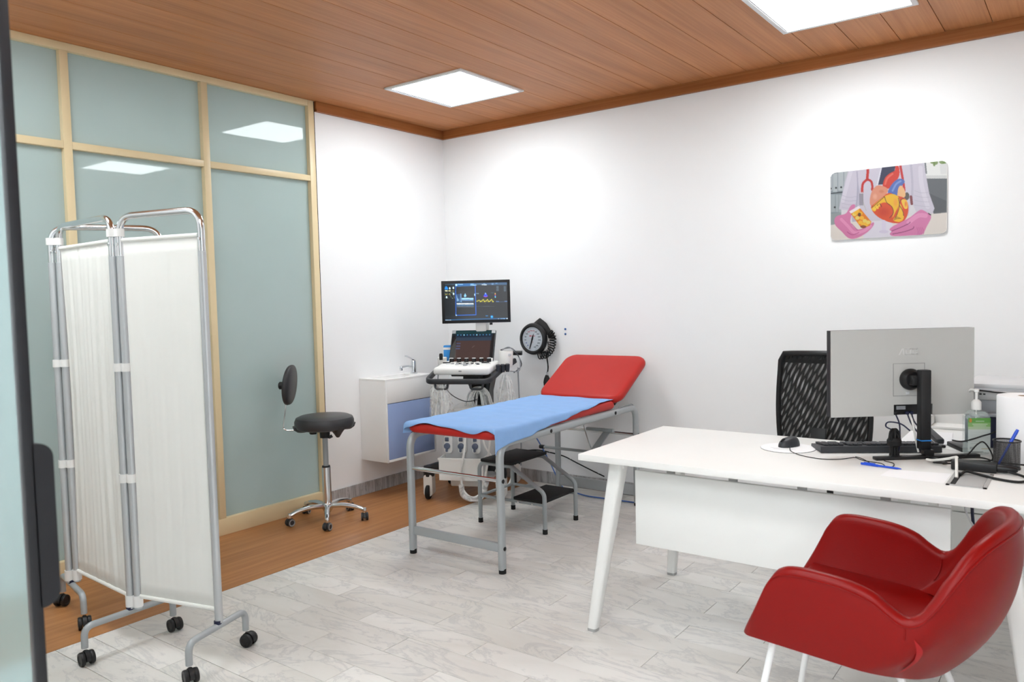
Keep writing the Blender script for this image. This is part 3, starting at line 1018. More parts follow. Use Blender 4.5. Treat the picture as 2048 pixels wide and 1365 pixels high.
# ================================================================== casters
def twin_caster(parent, loc, rz, r=0.026, w=0.046, stem=0.02, mat='black_plastic', hub=None):
    """twin-wheel furniture caster: hood with two wheels and a stem; origin on the floor"""
    m = MB()
    # hood: quarter ring over the wheels
    pr = []
    for j in range(11):
        a = math.radians(-10 + 200 * j / 10)
        pr.append((r * 1.08 * math.cos(a), r * 1.08 * math.sin(a) + r))
    for j in range(10, -1, -1):
        a = math.radians(-10 + 200 * j / 10)
        pr.append((r * 0.8 * math.cos(a), r * 0.8 * math.sin(a) + r))
    m.prism(pr, -w * 0.16, w * 0.16, lambda a, b, h: (a, h, b))
    m.lathe([(0, 0), (0.008, 0), (0.008, stem + r * 0.3), (0, stem + r * 0.3)], (0.006, 0, r * 1.75), 10)
    m.box((0, 0, r * 1.0), (r * 1.1, w * 0.3, r * 0.9))
    o = m.build('caster', mat, parent, loc=loc, rz=rz)
    for s in (-1, 1):
        wl = MB().lathe([(0, w * 0.19), (r * 0.7, w * 0.19), (r * 0.94, w * 0.20), (r, w * 0.26), (r, w * 0.42), (r * 0.93, w * 0.5), (r * 0.6, w * 0.5), (r * 0.55, w * 0.46), (0, w * 0.46)],
                        (0, 0, r), 20, 'y', R=Matrix.Scale(s, 3, Vector((0, 1, 0))))
        if hub:
            wl2 = MB().lathe([(r * 0.58, w * 0.505), (r * 0.9, w * 0.505), (r * 0.88, w * 0.53), (r * 0.6, w * 0.53), (r * 0.58, w * 0.505)], (0, 0, r), 20, 'y', R=Matrix.Scale(s, 3, Vector((0, 1, 0))))
            m2 = wl.mesh('wheel', mat)
            me2 = wl2.mesh('ring', hub)
            yield_join(m2, me2)
        else:
            m2 = wl.mesh('wheel', mat)
        w_o = put('wheel', m2, parent, loc, rz)
    return o
def yield_join(a, b):
    """append mesh b (its own material) to mesh a"""
    bm = bmesh.new()
    bm.from_mesh(a)
    n = len(bm.faces)
    bm.from_mesh(b)
    bm.faces.ensure_lookup_table()
    for f in bm.faces[n:]:
        f.material_index = 1
    bm.to_mesh(a)
    bm.free()
    a.materials.append(b.materials[0])
    a.polygons.foreach_set('use_smooth', [True] * len(a.polygons))
    a.set_sharp_from_angle(angle=math.radians(35))

# ================================================================== FOLDING SCREEN
fs_ = thing('folding_screen', 'white cloth folding screen of three panels on chrome tubes and black casters', 'folding screen', (1.03, -3.13, 0))
def rel(p):
    return Vector((p[0] - 1.03, p[1] + 3.13, p[2]))
ZT, ZF, ZC, ZB = 1.708, 1.615, 1.555, 0.155
def screen_panel(A, B, za, cloth_seed, wave):
    A, B = Vector((A[0], A[1], 0)), Vector((B[0], B[1], 0))
    d = (B - A).normalized()
    n = Vector((-d.y, d.x, 0))
    up = bendpath([rel(A + Vector((0, 0, ZC - 0.02))), rel(A + Vector((0, 0, ZT))), rel(B + Vector((0, 0, ZT))), rel(B + Vector((0, 0, ZC - 0.02)))], 0.075, 9)
    top = MB().tube(up, 0.0135, 14).build('top_tube', 'chrome', fs_)
    for Q, s in ((A, 1), (B, -1)):
        MB().lathe([(0, 0), (0.006, 0), (0.006, 0.003), (0, 0.004)], rel(Q + Vector((0, 0, 1.60))) - n * 0.0125, 10, 'z',
                   R=n.to_track_quat('Z', 'Y').to_matrix() @ Matrix.Rotation(PI, 3, 'X')).build('bolt', 'chrome', top)
        z0 = za if Q is A else za
        MB().tube([rel(Q + Vector((0, 0, z0))), rel(Q + Vector((0, 0, ZC)))], 0.0150, 14).build('pole', 'satin', fs_)
    # cloth on two thin rods
    a, b = A + d * 0.018, B - d * 0.018
    rs = random.Random(cloth_seed)
    k = [rs.uniform(0, 6.28) for _ in range(4)]
    def fn(u, v):
        z = 0.205 + v * (ZF - 0.205)
        pinch = wave * (0.018 * math.sin(PI * v))
        w = u
        p = a + (b - a) * w
        p = p + d * (pinch * (1 - 2 * u) * 2.0)
        env = math.sin(PI * min(1, max(0, v))) ** 0.5 * 0.9 + 0.1
        off = env * wave * (0.0045 * math.sin(u * 40 + k[0]) + 0.003 * math.sin(u * 71 + k[1] + 1.2 * v) + 0.003 * math.sin(u * 23 + k[2] - v))
        p = p + n * off
        return rel(p + Vector((0, 0, z)))
    cl = MB().grid(fn, 90, 24).build('cloth', 'cloth', fs_, 80)
    m_ = cl.modifiers.new('thick', 'SOLIDIFY')
    m_.thickness = 0.001
    for z in (ZF, 0.205):
        MB().tube([rel(a - d * 0.004 + Vector((0, 0, z))), rel(b + d * 0.004 + Vector((0, 0, z)))], 0.0085, 10).build('hem_rod', 'cloth', fs_)
P4, P3, P2, P1, P1b, P5 = (1.462, -3.022), (1.062, -3.122), (1.033, -3.138), (0.526, -3.114), (0.502, -3.136), (0.715, -2.76)
screen_panel(P3, P4, ZB, 1, 0.12)
screen_panel(P1, P2, ZB, 2, 0.8)
screen_panel(P1b, P5, ZB, 3, 0.6)
# white hinge clips joining neighbouring poles
for (A, B) in ((P2, P3), (P1, P1b)):
    c = rel(((A[0] + B[0]) / 2, (A[1] + B[1]) / 2, 0))
    an = math.atan2(B[1] - A[1], B[0] - A[0])
    ln = math.hypot(B[0] - A[0], B[1] - A[1])
    for z, hh in ((1.645, 0.03), (1.12, 0.032), (0.68, 0.034), (0.185, 0.045)):
        m = MB()
        for s in (-0.5, 0.5):
            cc = c + Vector((math.cos(an), math.sin(an), 0)) * ln * s
            m.lathe([(0.0155, -hh / 2), (0.0185, -hh / 2), (0.0185, hh / 2), (0.0155, hh / 2), (0.0155, -hh / 2)], (cc.x, cc.y, z), 16)
        m.box((c.x, c.y, z), (max(0.004, ln - 0.03), 0.02, hh * 0.9), rz=an)
        m.build('hinge_clip', 'white_plastic', fs_)
def screen_foot(c, ang, hl, caz):
    dr = Vector((math.cos(ang), math.sin(ang), 0))
    C0 = Vector((c[0], c[1], 0))
    p = bendpath([rel(C0 - dr * hl + Vector((0, 0, 0.062))), rel(C0 - dr * hl + Vector((0, 0, 0.142))), rel(C0 + dr * hl + Vector((0, 0, 0.142))), rel(C0 + dr * hl + Vector((0, 0, 0.062)))], 0.062, 9)
    ft = MB().tube(p, 0.0128, 12).build('foot', 'silver_paint', fs_)
    MB().lathe([(0, 0), (0.014, 0), (0.014, 0.014), (0, 0.014)], rel(C0 + Vector((0, 0, 0.150))), 12).build('socket', 'navy_cable', ft)
    for s, ca in zip((-1, 1), caz):
        q = rel(C0 + dr * hl * s)
        twin_caster(ft, (q.x + 0.012 * math.cos(ca), q.y + 0.012 * math.sin(ca), 0), ca + PI, 0.0265, 0.05, 0.0)
screen_foot((1.463, -3.028), math.radians(107), 0.155, (math.radians(-15), math.radians(20)))
screen_foot((1.033, -3.142), math.radians(91), 0.180, (math.radians(-5), math.radians(-5)))
screen_foot((0.510, -3.130), math.radians(-11), 0.178, (math.radians(-60), math.radians(-20)))

# ================================================================== STOOL
sl = thing('doctor_stool', 'dark grey round stool with small backrest on a chrome five-star base', 'stool', (0.293, -1.517, 0))
MB().lathe([(0, 0.585), (0.12, 0.585), (0.155, 0.578), (0.172, 0.585), (0.181, 0.605), (0.181, 0.628), (0.172, 0.648), (0.150, 0.658), (0.08, 0.662), (0, 0.663)], (0, 0, 0), 48).build('seat', 'black_vinyl', sl)
# scalloped grip lobes under the seat rim
for a in (-125, -5, 115, 60):
    aa = math.radians(a)
    m = MB()
    m.lathe([(0, -0.034), (0.010, -0.030), (0.028, -0.002), (0.045, 0.02), (0.05, 0.035), (0, 0.035)] if a == -5 else [(0, -0.006), (0.03, -0.002), (0.05, 0.012), (0.058, 0.035), (0, 0.035)], (0.135 * math.cos(aa), 0.135 * math.sin(aa), 0.566), 14)
    m.build('seat_lobe', 'black_vinyl', sl)
MB().lathe([(0, 0.52), (0.03, 0.52), (0.032, 0.56), (0.06, 0.585), (0, 0.585)], (0, 0, 0), 20).build('seat_mount', 'black_plastic', sl)
rv = Vector((math.cos(YAW), math.sin(YAW), 0))
MB().lathe([(0, 0), (0.02, 0), (0.024, 0.008), (0.022, 0.022), (0, 0.024)], (-rv.x * 0.072, -rv.y * 0.072, 0.543), 14).build('tilt_knob', 'black_plastic', sl)
MB().sweep([(0, 0, 0.53), tuple(rv * 0.03 + Vector((0, 0, 0.522))), tuple(rv * 0.045 + Vector((0, 0, 0.53)))], [(-0.01, -0.003), (0.01, -0.003), (0.01, 0.003), (-0.01, 0.003)]).build('height_lever', 'charcoal', sl)
MB().lathe([(0, 0.30), (0.0165, 0.30), (0.0165, 0.53), (0, 0.53)], (0, 0, 0), 20).build('gas_spring', 'grey_paint', sl)
MB().lathe([(0, 0.09), (0.027, 0.09), (0.027, 0.335), (0, 0.335)], (0, 0, 0), 24).build('column', 'chrome', sl)
MB().lathe([(0, 0.335), (0.026, 0.335), (0.024, 0.345), (0, 0.345)], (0, 0, 0), 24).build('column_collar', 'black_plastic', sl)
MB().lathe([(0, 0.05), (0.02, 0.052), (0.034, 0.075), (0.034, 0.10), (0.027, 0.112), (0, 0.112)], (0, 0, 0), 24).build('hub', 'chrome', sl)
for k in range(5):
    a = math.radians(-113 + 72 * k)
    d = Vector((math.cos(a), math.sin(a), 0))
    pth = smoothpath([d * 0.015 + Vector((0, 0, 0.092)), d * 0.10 + Vector((0, 0, 0.096)), d * 0.185 + Vector((0, 0, 0.084)), d * 0.232 + Vector((0, 0, 0.066))], 5)
    leg = MB()
    P_ = pth
    # tapering arm
    prof_n = 10
    rings = []
    nn = len(P_)
    vs_, fs__ = [], []
    for i, p in enumerate(P_):
        t = (P_[min(i + 1, nn - 1)] - P_[max(0, i - 1)]).normalized()
        sdir = Vector((-d.y, d.x, 0))
        upv = sdir.cross(t) * -1
        w = 0.019 - 0.006 * i / (nn - 1)
        h = 0.016 - 0.004 * i / (nn - 1)
        for j in range(prof_n):
            b = 2 * PI * j / prof_n
            vs_.append(p + sdir * w * math.cos(b) + upv * h * math.sin(b))
    for i in range(nn - 1):
        for j in range(prof_n):
            j2 = (j + 1) % prof_n
            fs__.append((i * prof_n + j, i * prof_n + j2, (i + 1) * prof_n + j2, (i + 1) * prof_n + j))
    fs__.append(tuple(range(prof_n - 1, -1, -1)))
    fs__.append(tuple((nn - 1) * prof_n + j for j in range(prof_n)))
    leg.add(vs_, fs__)
    leg.lathe([(0, 0.05), (0.013, 0.05), (0.0145, 0.066), (0.012, 0.078), (0, 0.08)], tuple(d * 0.235), 14)
    lo = leg.build('leg', 'chrome', sl)
    q = d * 0.235
    twin_caster(lo, (q.x, q.y, 0), a + math.radians([200, -30, -70, 60, 120][k]), 0.0245, 0.042, 0.0, 'charcoal', 'grey_rubber')
# backrest: pad, knob and bent wire arm on the side away from the sink
bd = -rv
bpos = bd * 0.205
Rb = Matrix(((bd.x, -bd.y, 0), (bd.y, bd.x, 0), (0, 0, 1)))
def bpad(u, v):
    th, phi = 2 * PI * u, PI * v
    x = math.sin(phi) * math.cos(th)
    z = math.sin(phi) * math.sin(th)
    yy = math.cos(phi)
    sx = (abs(x) ** 0.8) * (1 if x > 0 else -1)
    front = -1 if yy < 0 else 1
    dep = (0.030 * max(0, yy) ** 0.7) if yy > 0 else -0.016 * (-yy) ** 0.5
    curve = -0.25 * (0.12 * sx) ** 2
    p = Vector((-dep - curve * 2.0, 0.125 * sx, 0.124 * z))
    p = Vector((p.x - 0.10 * p.z, p.y, p.z))
    return Rb @ p + bpos + Vector((0, 0, 0.853))
MB().grid(bpad, 40, 20).build('backrest', 'black_vinyl', sl, 80)
kx = bpos + bd * 0.03
MB().lathe([(0, 0), (0.008, 0), (0.008, 0.03), (0, 0.03)], tuple(bpos + bd * 0.012 + Vector((0, 0, 0.85))), 12, R=bd.to_track_quat('Z', 'Y').to_matrix()).build('knob_stem', 'chrome', sl)
MB().lathe([(0, 0), (0.022, 0), (0.024, 0.006), (0.024, 0.018), (0.018, 0.024), (0, 0.024)], tuple(bpos + bd * 0.044 + Vector((0, 0, 0.85))), 16, R=bd.to_track_quat('Z', 'Y').to_matrix()).build('clamp_knob', 'black_plastic', sl)
MB().tube(smoothpath([tuple(bpos + bd * 0.028 + Vector((0, 0, 0.90))), tuple(bpos + bd * 0.024 + Vector((0, 0, 0.80))), tuple(bpos + bd * 0.035 + Vector((0, 0, 0.70))),
                      tuple(bd * 0.255 + Vector((0, 0, 0.60))), tuple(bd * 0.245 + Vector((0, 0, 0.576))), tuple(bd * 0.21 + Vector((0, 0, 0.570))), tuple(bd * 0.06 + Vector((0, 0, 0.572)))], 6), 0.004, 8).build('backrest_arm', 'chrome', sl)

# ================================================================== SINK CABINET
cx1, cy0, cy1, cz0, cz1 = 0.258, -0.956, -0.462, 0.250, 0.821
cab = thing('sink_cabinet', 'small white wall-hung sink cabinet with a pale blue door', 'cabinet', (0, (cy0 + cy1) / 2, cz0))
CW, CH = cy1 - cy0, cz1 - cz0
def cbx(a, b, bev=0.001):
    return MB().span(a, b, bev)
hw = CW / 2
cbx((0.001, -hw, 0.0), (cx1, -hw + 0.016, CH - 0.016)).build('side_panel', 'cab_white', cab)
cbx((0.001, hw - 0.016, 0.0), (cx1, hw, CH - 0.016)).build('side_panel', 'cab_white', cab)
cbx((0.001, -hw + 0.016, 0.0), (cx1, hw - 0.016, 0.016)).build('bottom_panel', 'cab_white', cab)
cbx((0.001, -hw + 0.016, 0.016), (0.012, hw - 0.016, CH - 0.016)).build('back_panel', 'cab_white', cab)
cbx((cx1 - 0.018, -hw + 0.016, CH - 0.165), (cx1, hw - 0.016, CH - 0.016)).build('fascia', 'cab_white', cab)
cbx((cx1 - 0.020, -hw + 0.0175, 0.0175), (cx1 - 0.001, hw - 0.0175, CH - 0.169), 0.0015).build('door', 'cab_blue', cab, label='pale blue glossy door')
# sink top with a basin
tp = MB()
tp.span((0.001, -hw, CH - 0.016), (0.05, hw, CH)).span((cx1 - 0.03, -hw, CH - 0.016), (cx1, hw, CH)).span((0.05, -hw, CH - 0.016), (cx1 - 0.03, -hw + 0.04, CH)).span((0.05, hw - 0.10, CH - 0.016), (cx1 - 0.03, hw, CH))
tp.build('sink_top', 'cab_white', cab)
bs = MB()
def basin(u, v):
    t = abs(2 * u - 1)
    s = abs(2 * v - 1)
    dz = 0.085 * (1 - max(t, s) ** 6)
    return (0.05 + u * (cx1 - 0.08), -hw + 0.04 + v * (CW - 0.14), CH - 0.004 - dz)
bs.grid(basin, 16, 16).build('basin', 'cab_white', cab)

fc = thing('faucet', 'chrome single-lever faucet on the white sink', 'faucet', (0.115, -0.525, cz1))
MB().lathe([(0, 0), (0.026, 0), (0.026, 0.008), (0.021, 0.012), (0.020, 0.085), (0.017, 0.098), (0, 0.1)], (0, 0, 0), 20).build('body', 'chrome', fc)
MB().sweep(smoothpath([(0, -0.01, 0.045), (0, -0.06, 0.058), (0, -0.12, 0.058), (0, -0.135, 0.052)], 5), rrect(0.026, 0.018, 0.006), side=(1, 0, 0)).build('spout', 'chrome', fc)
MB().lathe([(0, 0), (0.011, 0), (0.011, 0.016), (0, 0.016)], (0, -0.13, 0.034), 14).build('aerator', 'chrome', fc)
MB().sweep(smoothpath([(0, 0.008, 0.098), (0, -0.02, 0.112), (0, -0.08, 0.135)], 5), rrect(0.022, 0.009, 0.004), side=(1, 0, 0)).build('lever', 'chrome', fc)

# ================================================================== PRESSURE GAUGE
gz, gx = 1.058, 0.872
ga = thing('blood_pressure_gauge', 'round black wall pressure gauge with coiled tube and hand bulb', 'pressure gauge', (gx, 0, gz))
FYR = Matrix.Scale(-1, 3, Vector((0, 1, 0)))
MB().lathe([(0, 0.001), (0.05, 0.001), (0.05, 0.03), (0.098, 0.036), (0.112, 0.05), (0.116, 0.066), (0.110, 0.084), (0.098, 0.090), (0.089, 0.086), (0.086, 0.080), (0, 0.080)], (0, 0, 0), 48, 'y', R=FYR).build('case', 'black_plastic', ga)
def dial():
    c = Canvas(130, 130, (228, 233, 240))
    c.blob(0.5, 0.5, 0.49, 0.49, (224, 232, 240))
    for k in range(61):
        a = math.radians(200 + 320 * k / 60)
        x, y = math.sin(a), -math.cos(a)
        r0 = 0.43 if k % 4 else 0.41
        c.line([(0.5 + r0 * x, 0.5 + r0 * y), (0.5 + 0.455 * x, 0.5 + 0.455 * y)], 0.008, (60, 66, 80))
    for k in range(16):
        a = math.radians(200 + 320 * k / 15)
        x, y = math.sin(a), -math.cos(a)
        col = (190, 60, 70) if 6 <= k <= 8 else ((60, 80, 170) if k < 3 else (50, 62, 70))
        c.digits(str(20 * k), 0.5 + 0.35 * x, 0.5 + 0.35 * y, 0.0105, col)
    c.rect(0.365, 0.345, 0.43, 0.40, (205, 50, 70))
    for x in (0.45, 0.515, 0.58):
        c.rect(x, 0.348, x + 0.05, 0.398, (205, 50, 70))
        c.rect(x + 0.012, 0.362, x + 0.038, 0.386, (228, 233, 240))
    c.rect(0.44, 0.62, 0.56, 0.635, (200, 130, 140), 0.7)
    return c
put('dial', print_mesh('dial', dial(), lambda u, v: ((u - 0.5) * 0.174, -0.0812, (0.5 - v) * 0.174), 'print',
                       lambda u, v: math.hypot(u - 0.5, v - 0.5) < 0.495), ga)
nd = MB().prism([(-0.006, 0.012), (0.0, 0.045), (0.006, 0.012), (0.0035, -0.075), (-0.0035, -0.075)], -0.083, -0.084, lambda a, b, h: (a, h, b))
no_ = nd.build('needle', 'black_plastic', ga)
no_.rotation_euler = (0, math.radians(19), 0)
MB().lathe([(0, 0.08), (0.006, 0.08), (0.006, 0.086), (0, 0.087)], (0, 0, 0), 12, 'y', R=FYR).build('needle_cap', 'black_plastic', ga)
# cuff pouch folded over the case
cu = MB()
def cuff(u, v):
    x = -0.085 + 0.235 * u
    top = 0.150 - 0.19 * abs(u - 0.50) ** 1.15 - (0.04 * max(0, u - 0.75) / 0.25)
    bot = 0.03 - 0.03 * u
    t = v
    if t < 0.5:
        z = bot + (top - bot) * (t / 0.5)
        yy = -0.046 + 0.006 * math.sin(u * 9) - 0.005 * math.sin(PI * t * 2)
    else:
        z = top - (top - bot) * ((t - 0.5) / 0.5)
        yy = -0.010 + 0.004 * math.sin(u * 7)
    yy += (-0.028 - yy) * (1 - min(1, abs(t - 0.5) / 0.12)) * 0.9
    return (x, yy, z)
cu.grid(cuff, 20, 20).build('cuff', 'black_rubber', ga, 60)
arc = smoothpath([(0.128, -0.045, 0.045), (0.152, -0.045, 0.02), (0.150, -0.045, -0.035), (0.128, -0.045, -0.085), (0.085, -0.05, -0.115), (0.035, -0.055, -0.122)], 8)
coil = []
NT = 15
tot = len(arc) - 1
for i in range(NT * 14 + 1):
    f_ = i / (NT * 14) * tot
    k = min(int(f_), tot - 1)
    p = arc[k].lerp(arc[k + 1], f_ - k)
    t = (arc[k + 1] - arc[k]).normalized()
    n1 = Vector((0, 1, 0))
    n2 = t.cross(n1)
    a = 2 * PI * i / 14
    coil.append(p + n1 * 0.017 * math.cos(a) + n2 * 0.024 * math.sin(a))
MB().tube(coil, 0.0042, 6).build('coiled_tube', 'black_rubber', ga)
MB().tube(smoothpath([(0.112, -0.045, -0.02), (0.096, -0.04, -0.12), (0.100, -0.035, -0.20), (0.094, -0.035, -0.245)], 6), 0.005, 8).build('straight_tube', 'black_rubber', ga)
MB().lathe([(0, 0.014), (0.008, 0.012), (0.009, -0.012), (0, -0.014)], (0.093, -0.035, -0.250), 12).build('valve', 'chrome', ga)
MB().lathe([(0, 0.0), (0.010, -0.004), (0.021, -0.03), (0.026, -0.055), (0.024, -0.078), (0.013, -0.095), (0, -0.098)], (0.088, -0.035, -0.257), 20).build('bulb', 'black_rubber', ga)
MB().box((0.095, -0.03, -0.03), (0.03, 0.05, 0.12), bev=0.006).build('wall_bracket', 'off_white', ga)

# ================================================================== ULTRASOUND MACHINE
UR = math.radians(24)
us = thing('ultrasound_machine', 'wheeled ultrasound machine with lit monitor, touch screen and white console in the corner', 'ultrasound machine', (0.65, -0.5, 0), UR)
# body
MB().box((0.0, 0.06, 0.375), (0.38, 0.44, 0.44), bev=0.02).build('body', 'light_grey', us)
MB().box((0.0, 0.02, 0.60), (0.26, 0.30, 0.03), bev=0.01).build('body_top', 'off_white', us)
MB().box((0.19, -0.05, 0.40), (0.004, 0.16, 0.26)).build('side_plate', 'light_grey', us)
for zz, yy in ((0.33, -0.09), (0.33, -0.03), (0.46, -0.09), (0.50, 0.0)):
    MB().box((0.1925, yy, zz), (0.003, 0.014, 0.012)).build('socket', 'black_plastic', us)
for i, xx in enumerate((-0.135, -0.037, 0.062)):
    pp = MB().prism([(a + xx, b + 0.375) for a, b in rrect(0.056, 0.125, 0.02, 5)], -0.158, -0.178, lambda a, b, h: (a, h, b)).build('probe_port', 'white_plastic', us)
    MB().box((xx - 0.006, -0.184, 0.408), (0.026, 0.012, 0.026), bev=0.003).build('latch', 'port', pp)
    MB().lathe([(0, 0), (0.021, 0), (0.021, 0.012), (0.014, 0.016), (0, 0.016)], (xx - 0.006, -0.178, 0.362), 16, 'y', R=FYR).build('dial_lock', 'port', pp)
    MB().box((xx - 0.009, -0.186, 0.338), (0.014, 0.016, 0.03), bev=0.003).build('lock_tab', 'port', pp)
MB().box((0.115, -0.162, 0.45), (0.10, 0.004, 0.07)).build('label_plate', 'light_grey', us)
# open front bin
bn = MB()
bn.span((-0.17, -0.285, 0.155), (0.135, -0.279, 0.295)).span((-0.17, -0.279, 0.155), (-0.164, -0.16, 0.30)).span((0.129, -0.279, 0.155), (0.135, -0.16, 0.30)).span((-0.17, -0.285, 0.15), (0.135, -0.16, 0.156)).span((-0.175, -0.291, 0.288), (0.14, -0.279, 0.300))
bn.build('front_bin', 'white_plastic', us)
MB().span((-0.12, -0.20, 0.09), (0.12, 0.26, 0.155), bev=0.01).build('base', 'off_white', us)
# casters on dark arms
for (xx, yy) in ((-0.273, -0.19), (0.235, -0.19), (-0.25, 0.26), (0.235, 0.26)):
    s = 1 if xx > 0 else -1
    arm = MB().sweep([(s * 0.10, yy + 0.06, 0.215), (xx * 0.8, yy + 0.03, 0.22), (xx, yy + 0.012, 0.205)], rrect(0.075, 0.05, 0.018), side=(0, 1, 0)).build('caster_arm', 'black_plastic', us)
    MB().lathe([(0, 0.155), (0.036, 0.155), (0.040, 0.19), (0.036, 0.225), (0, 0.235)], (xx, yy, 0), 18).build('caster_cap', 'black_plastic', arm)
    fk = MB().prism([(a, b + 0.088) for a, b in rrect(0.062, 0.15, 0.024, 5)], -0.034, 0.038, lambda a, b, h: (a + xx, h + yy, b + 0.008))
    fk.build('caster_fork', 'off_white', arm)
    MB().lathe([(0, -0.013), (0.046, -0.013), (0.05, -0.008), (0.05, 0.008), (0.046, 0.013), (0, 0.013)], (xx, yy - 0.022, 0.05), 24, 'x').build('caster_wheel', 'black_rubber', arm)
# column
cm = MB()
prof = [(0.855, 0.10, 0.10), (0.80, 0.092, 0.08), (0.70, 0.06, 0.07), (0.58, 0.046, 0.07), (0.45, 0.05, 0.07)]
vs_, fs2 = [], []
for z, w, d in prof:
    k = 0.03 + (0.86 - z) * 0.10
    vs_ += [(k - w, 0.10 - d, z), (k + w, 0.10 - d, z), (k + w, 0.10 + d, z), (k - w, 0.10 + d, z)]
for i in range(len(prof) - 1):
    for j in range(4):
        j2 = (j + 1) % 4
        fs2.append((i * 4 + j, i * 4 + j2, (i + 1) * 4 + j2, (i + 1) * 4 + j))
fs2 += [(3, 2, 1, 0), tuple(len(vs_) - 4 + j for j in range(4))]
cm.add(vs_, fs2).build('column', 'black_plastic', us)
MB().sweep([(0.105, 0.02, 0.80), (0.09, 0.02, 0.68), (0.14, 0.02, 0.50)], rrect(0.016, 0.02, 0.005), side=(1, 0, 0)).build('column_rib', 'charcoal', us)
# handle ring round the console
ring = bendpath([(0.30, 0.03, 0.925), (0.225, -0.12, 0.865), (0.195, -0.31, 0.816), (-0.235, -0.31, 0.816), (-0.235, -0.02, 0.880), (-0.15, 0.10, 0.90)], 0.06, 6)
MB().sweep(ring, rrect(0.036, 0.026, 0.010, 3), side=(0, 0, 1)).build('handle_ring', 'charcoal', us)
MB().tube([(0.18, 0.10, 0.972), (0.335, 0.10, 0.972)], 0.016, 14).build('rear_grip', 'black_plastic', us)
MB().box((0.0, -0.05, 0.848), (0.22, 0.20, 0.03), bev=0.008).build('console_tray', 'black_plastic', us)
MB().box((0.02, -0.04, 0.81), (0.11, 0.16, 0.07), bev=0.01).build('console_neck', 'black_plastic', us)
# probe holders hanging from the ring
for xx in (-0.13, 0.11):
    hk = MB().sweep(bendpath([(xx - 0.045, -0.30, 0.815), (xx - 0.04, -0.30, 0.765), (xx + 0.04, -0.30, 0.765), (xx + 0.045, -0.30, 0.815)], 0.02, 4), rrect(0.02, 0.014, 0.004, 2), side=(0, 1, 0))
    hk.build('cable_hook', 'charcoal', us)
# console
cs = MB()
tilt = Matrix.Rotation(math.radians(5), 3, 'X')
cs.box((0.0, -0.13, 0.892), (0.388, 0.30, 0.050), bev=0.018, R=tilt, seg=4)
con = cs.build('console', 'white_plastic', us)
MB().box((-0.13, -0.17, 0.866), (0.06, 0.16, 0.02), bev=0.006).build('probe_rest', 'off_white', us)
MB().box((0.13, -0.20, 0.864), (0.09, 0.12, 0.02), bev=0.006).build('probe_rest', 'light_grey', us)
def on_con(x, y, h):
    p = tilt @ Vector((x, y + 0.13 - 0.0, 0.025 + h))
    return (p.x, p.y - 0.13, p.z + 0.892)
for k in range(6):
    p = on_con(-0.133 + 0.0535 * k, -0.045, 0)
    kb = MB().lathe([(0, 0), (0.016, 0), (0.0165, 0.004), (0.0145, 0.024), (0, 0.024)], p, 16).build('knob', 'black_plastic', con)
    MB().lathe([(0, 0.0), (0.0145, 0.0), (0.013, 0.004), (0, 0.005)], (p[0], p[1], p[2] + 0.024), 16).build('knob_top', 'light_grey', us)
bt = []
for (x, y, w, d, col) in ((-0.155, -0.09, 0.05, 0.022, 'black_plastic'), (0.12, -0.09, 0.05, 0.022, 'black_plastic'), (-0.10, -0.13, 0.02, 0.012, 'mid_grey'), (-0.07, -0.115, 0.02, 0.012, 'mid_grey'), (-0.045, -0.13, 0.022, 0.01, 'charcoal'),
                           (-0.02, -0.11, 0.02, 0.012, 'mid_grey'), (0.005, -0.13, 0.018, 0.012, 'charcoal'), (0.035, -0.12, 0.018, 0.014, 'charcoal'), (0.07, -0.125, 0.024, 0.014, 'mid_grey'), (0.085, -0.155, 0.02, 0.012, 'charcoal'),
                           (-0.06, -0.16, 0.025, 0.012, 'light_grey'), (-0.02, -0.155, 0.03, 0.014, 'light_grey'), (0.03, -0.16, 0.03, 0.02, 'light_grey'), (-0.13, -0.13, 0.03, 0.012, 'light_grey'), (0.15, -0.13, 0.03, 0.012, 'light_grey')):
    p = on_con(x, y, 0.003)
    MB().box(p, (w, d, 0.008), bev=0.002).build('button', col, con)
p = on_con(0.005, -0.185, -0.002)
MB().lathe([(0, 0.012), (0.012, 0.010), (0.018, 0), (0, -0.004)], p, 16).build('trackball', 'mid_grey', con)
MB().box((-0.005, -0.2805, 0.882), (0.02, 0.003, 0.008)).build('badge', 'mid_grey', con)
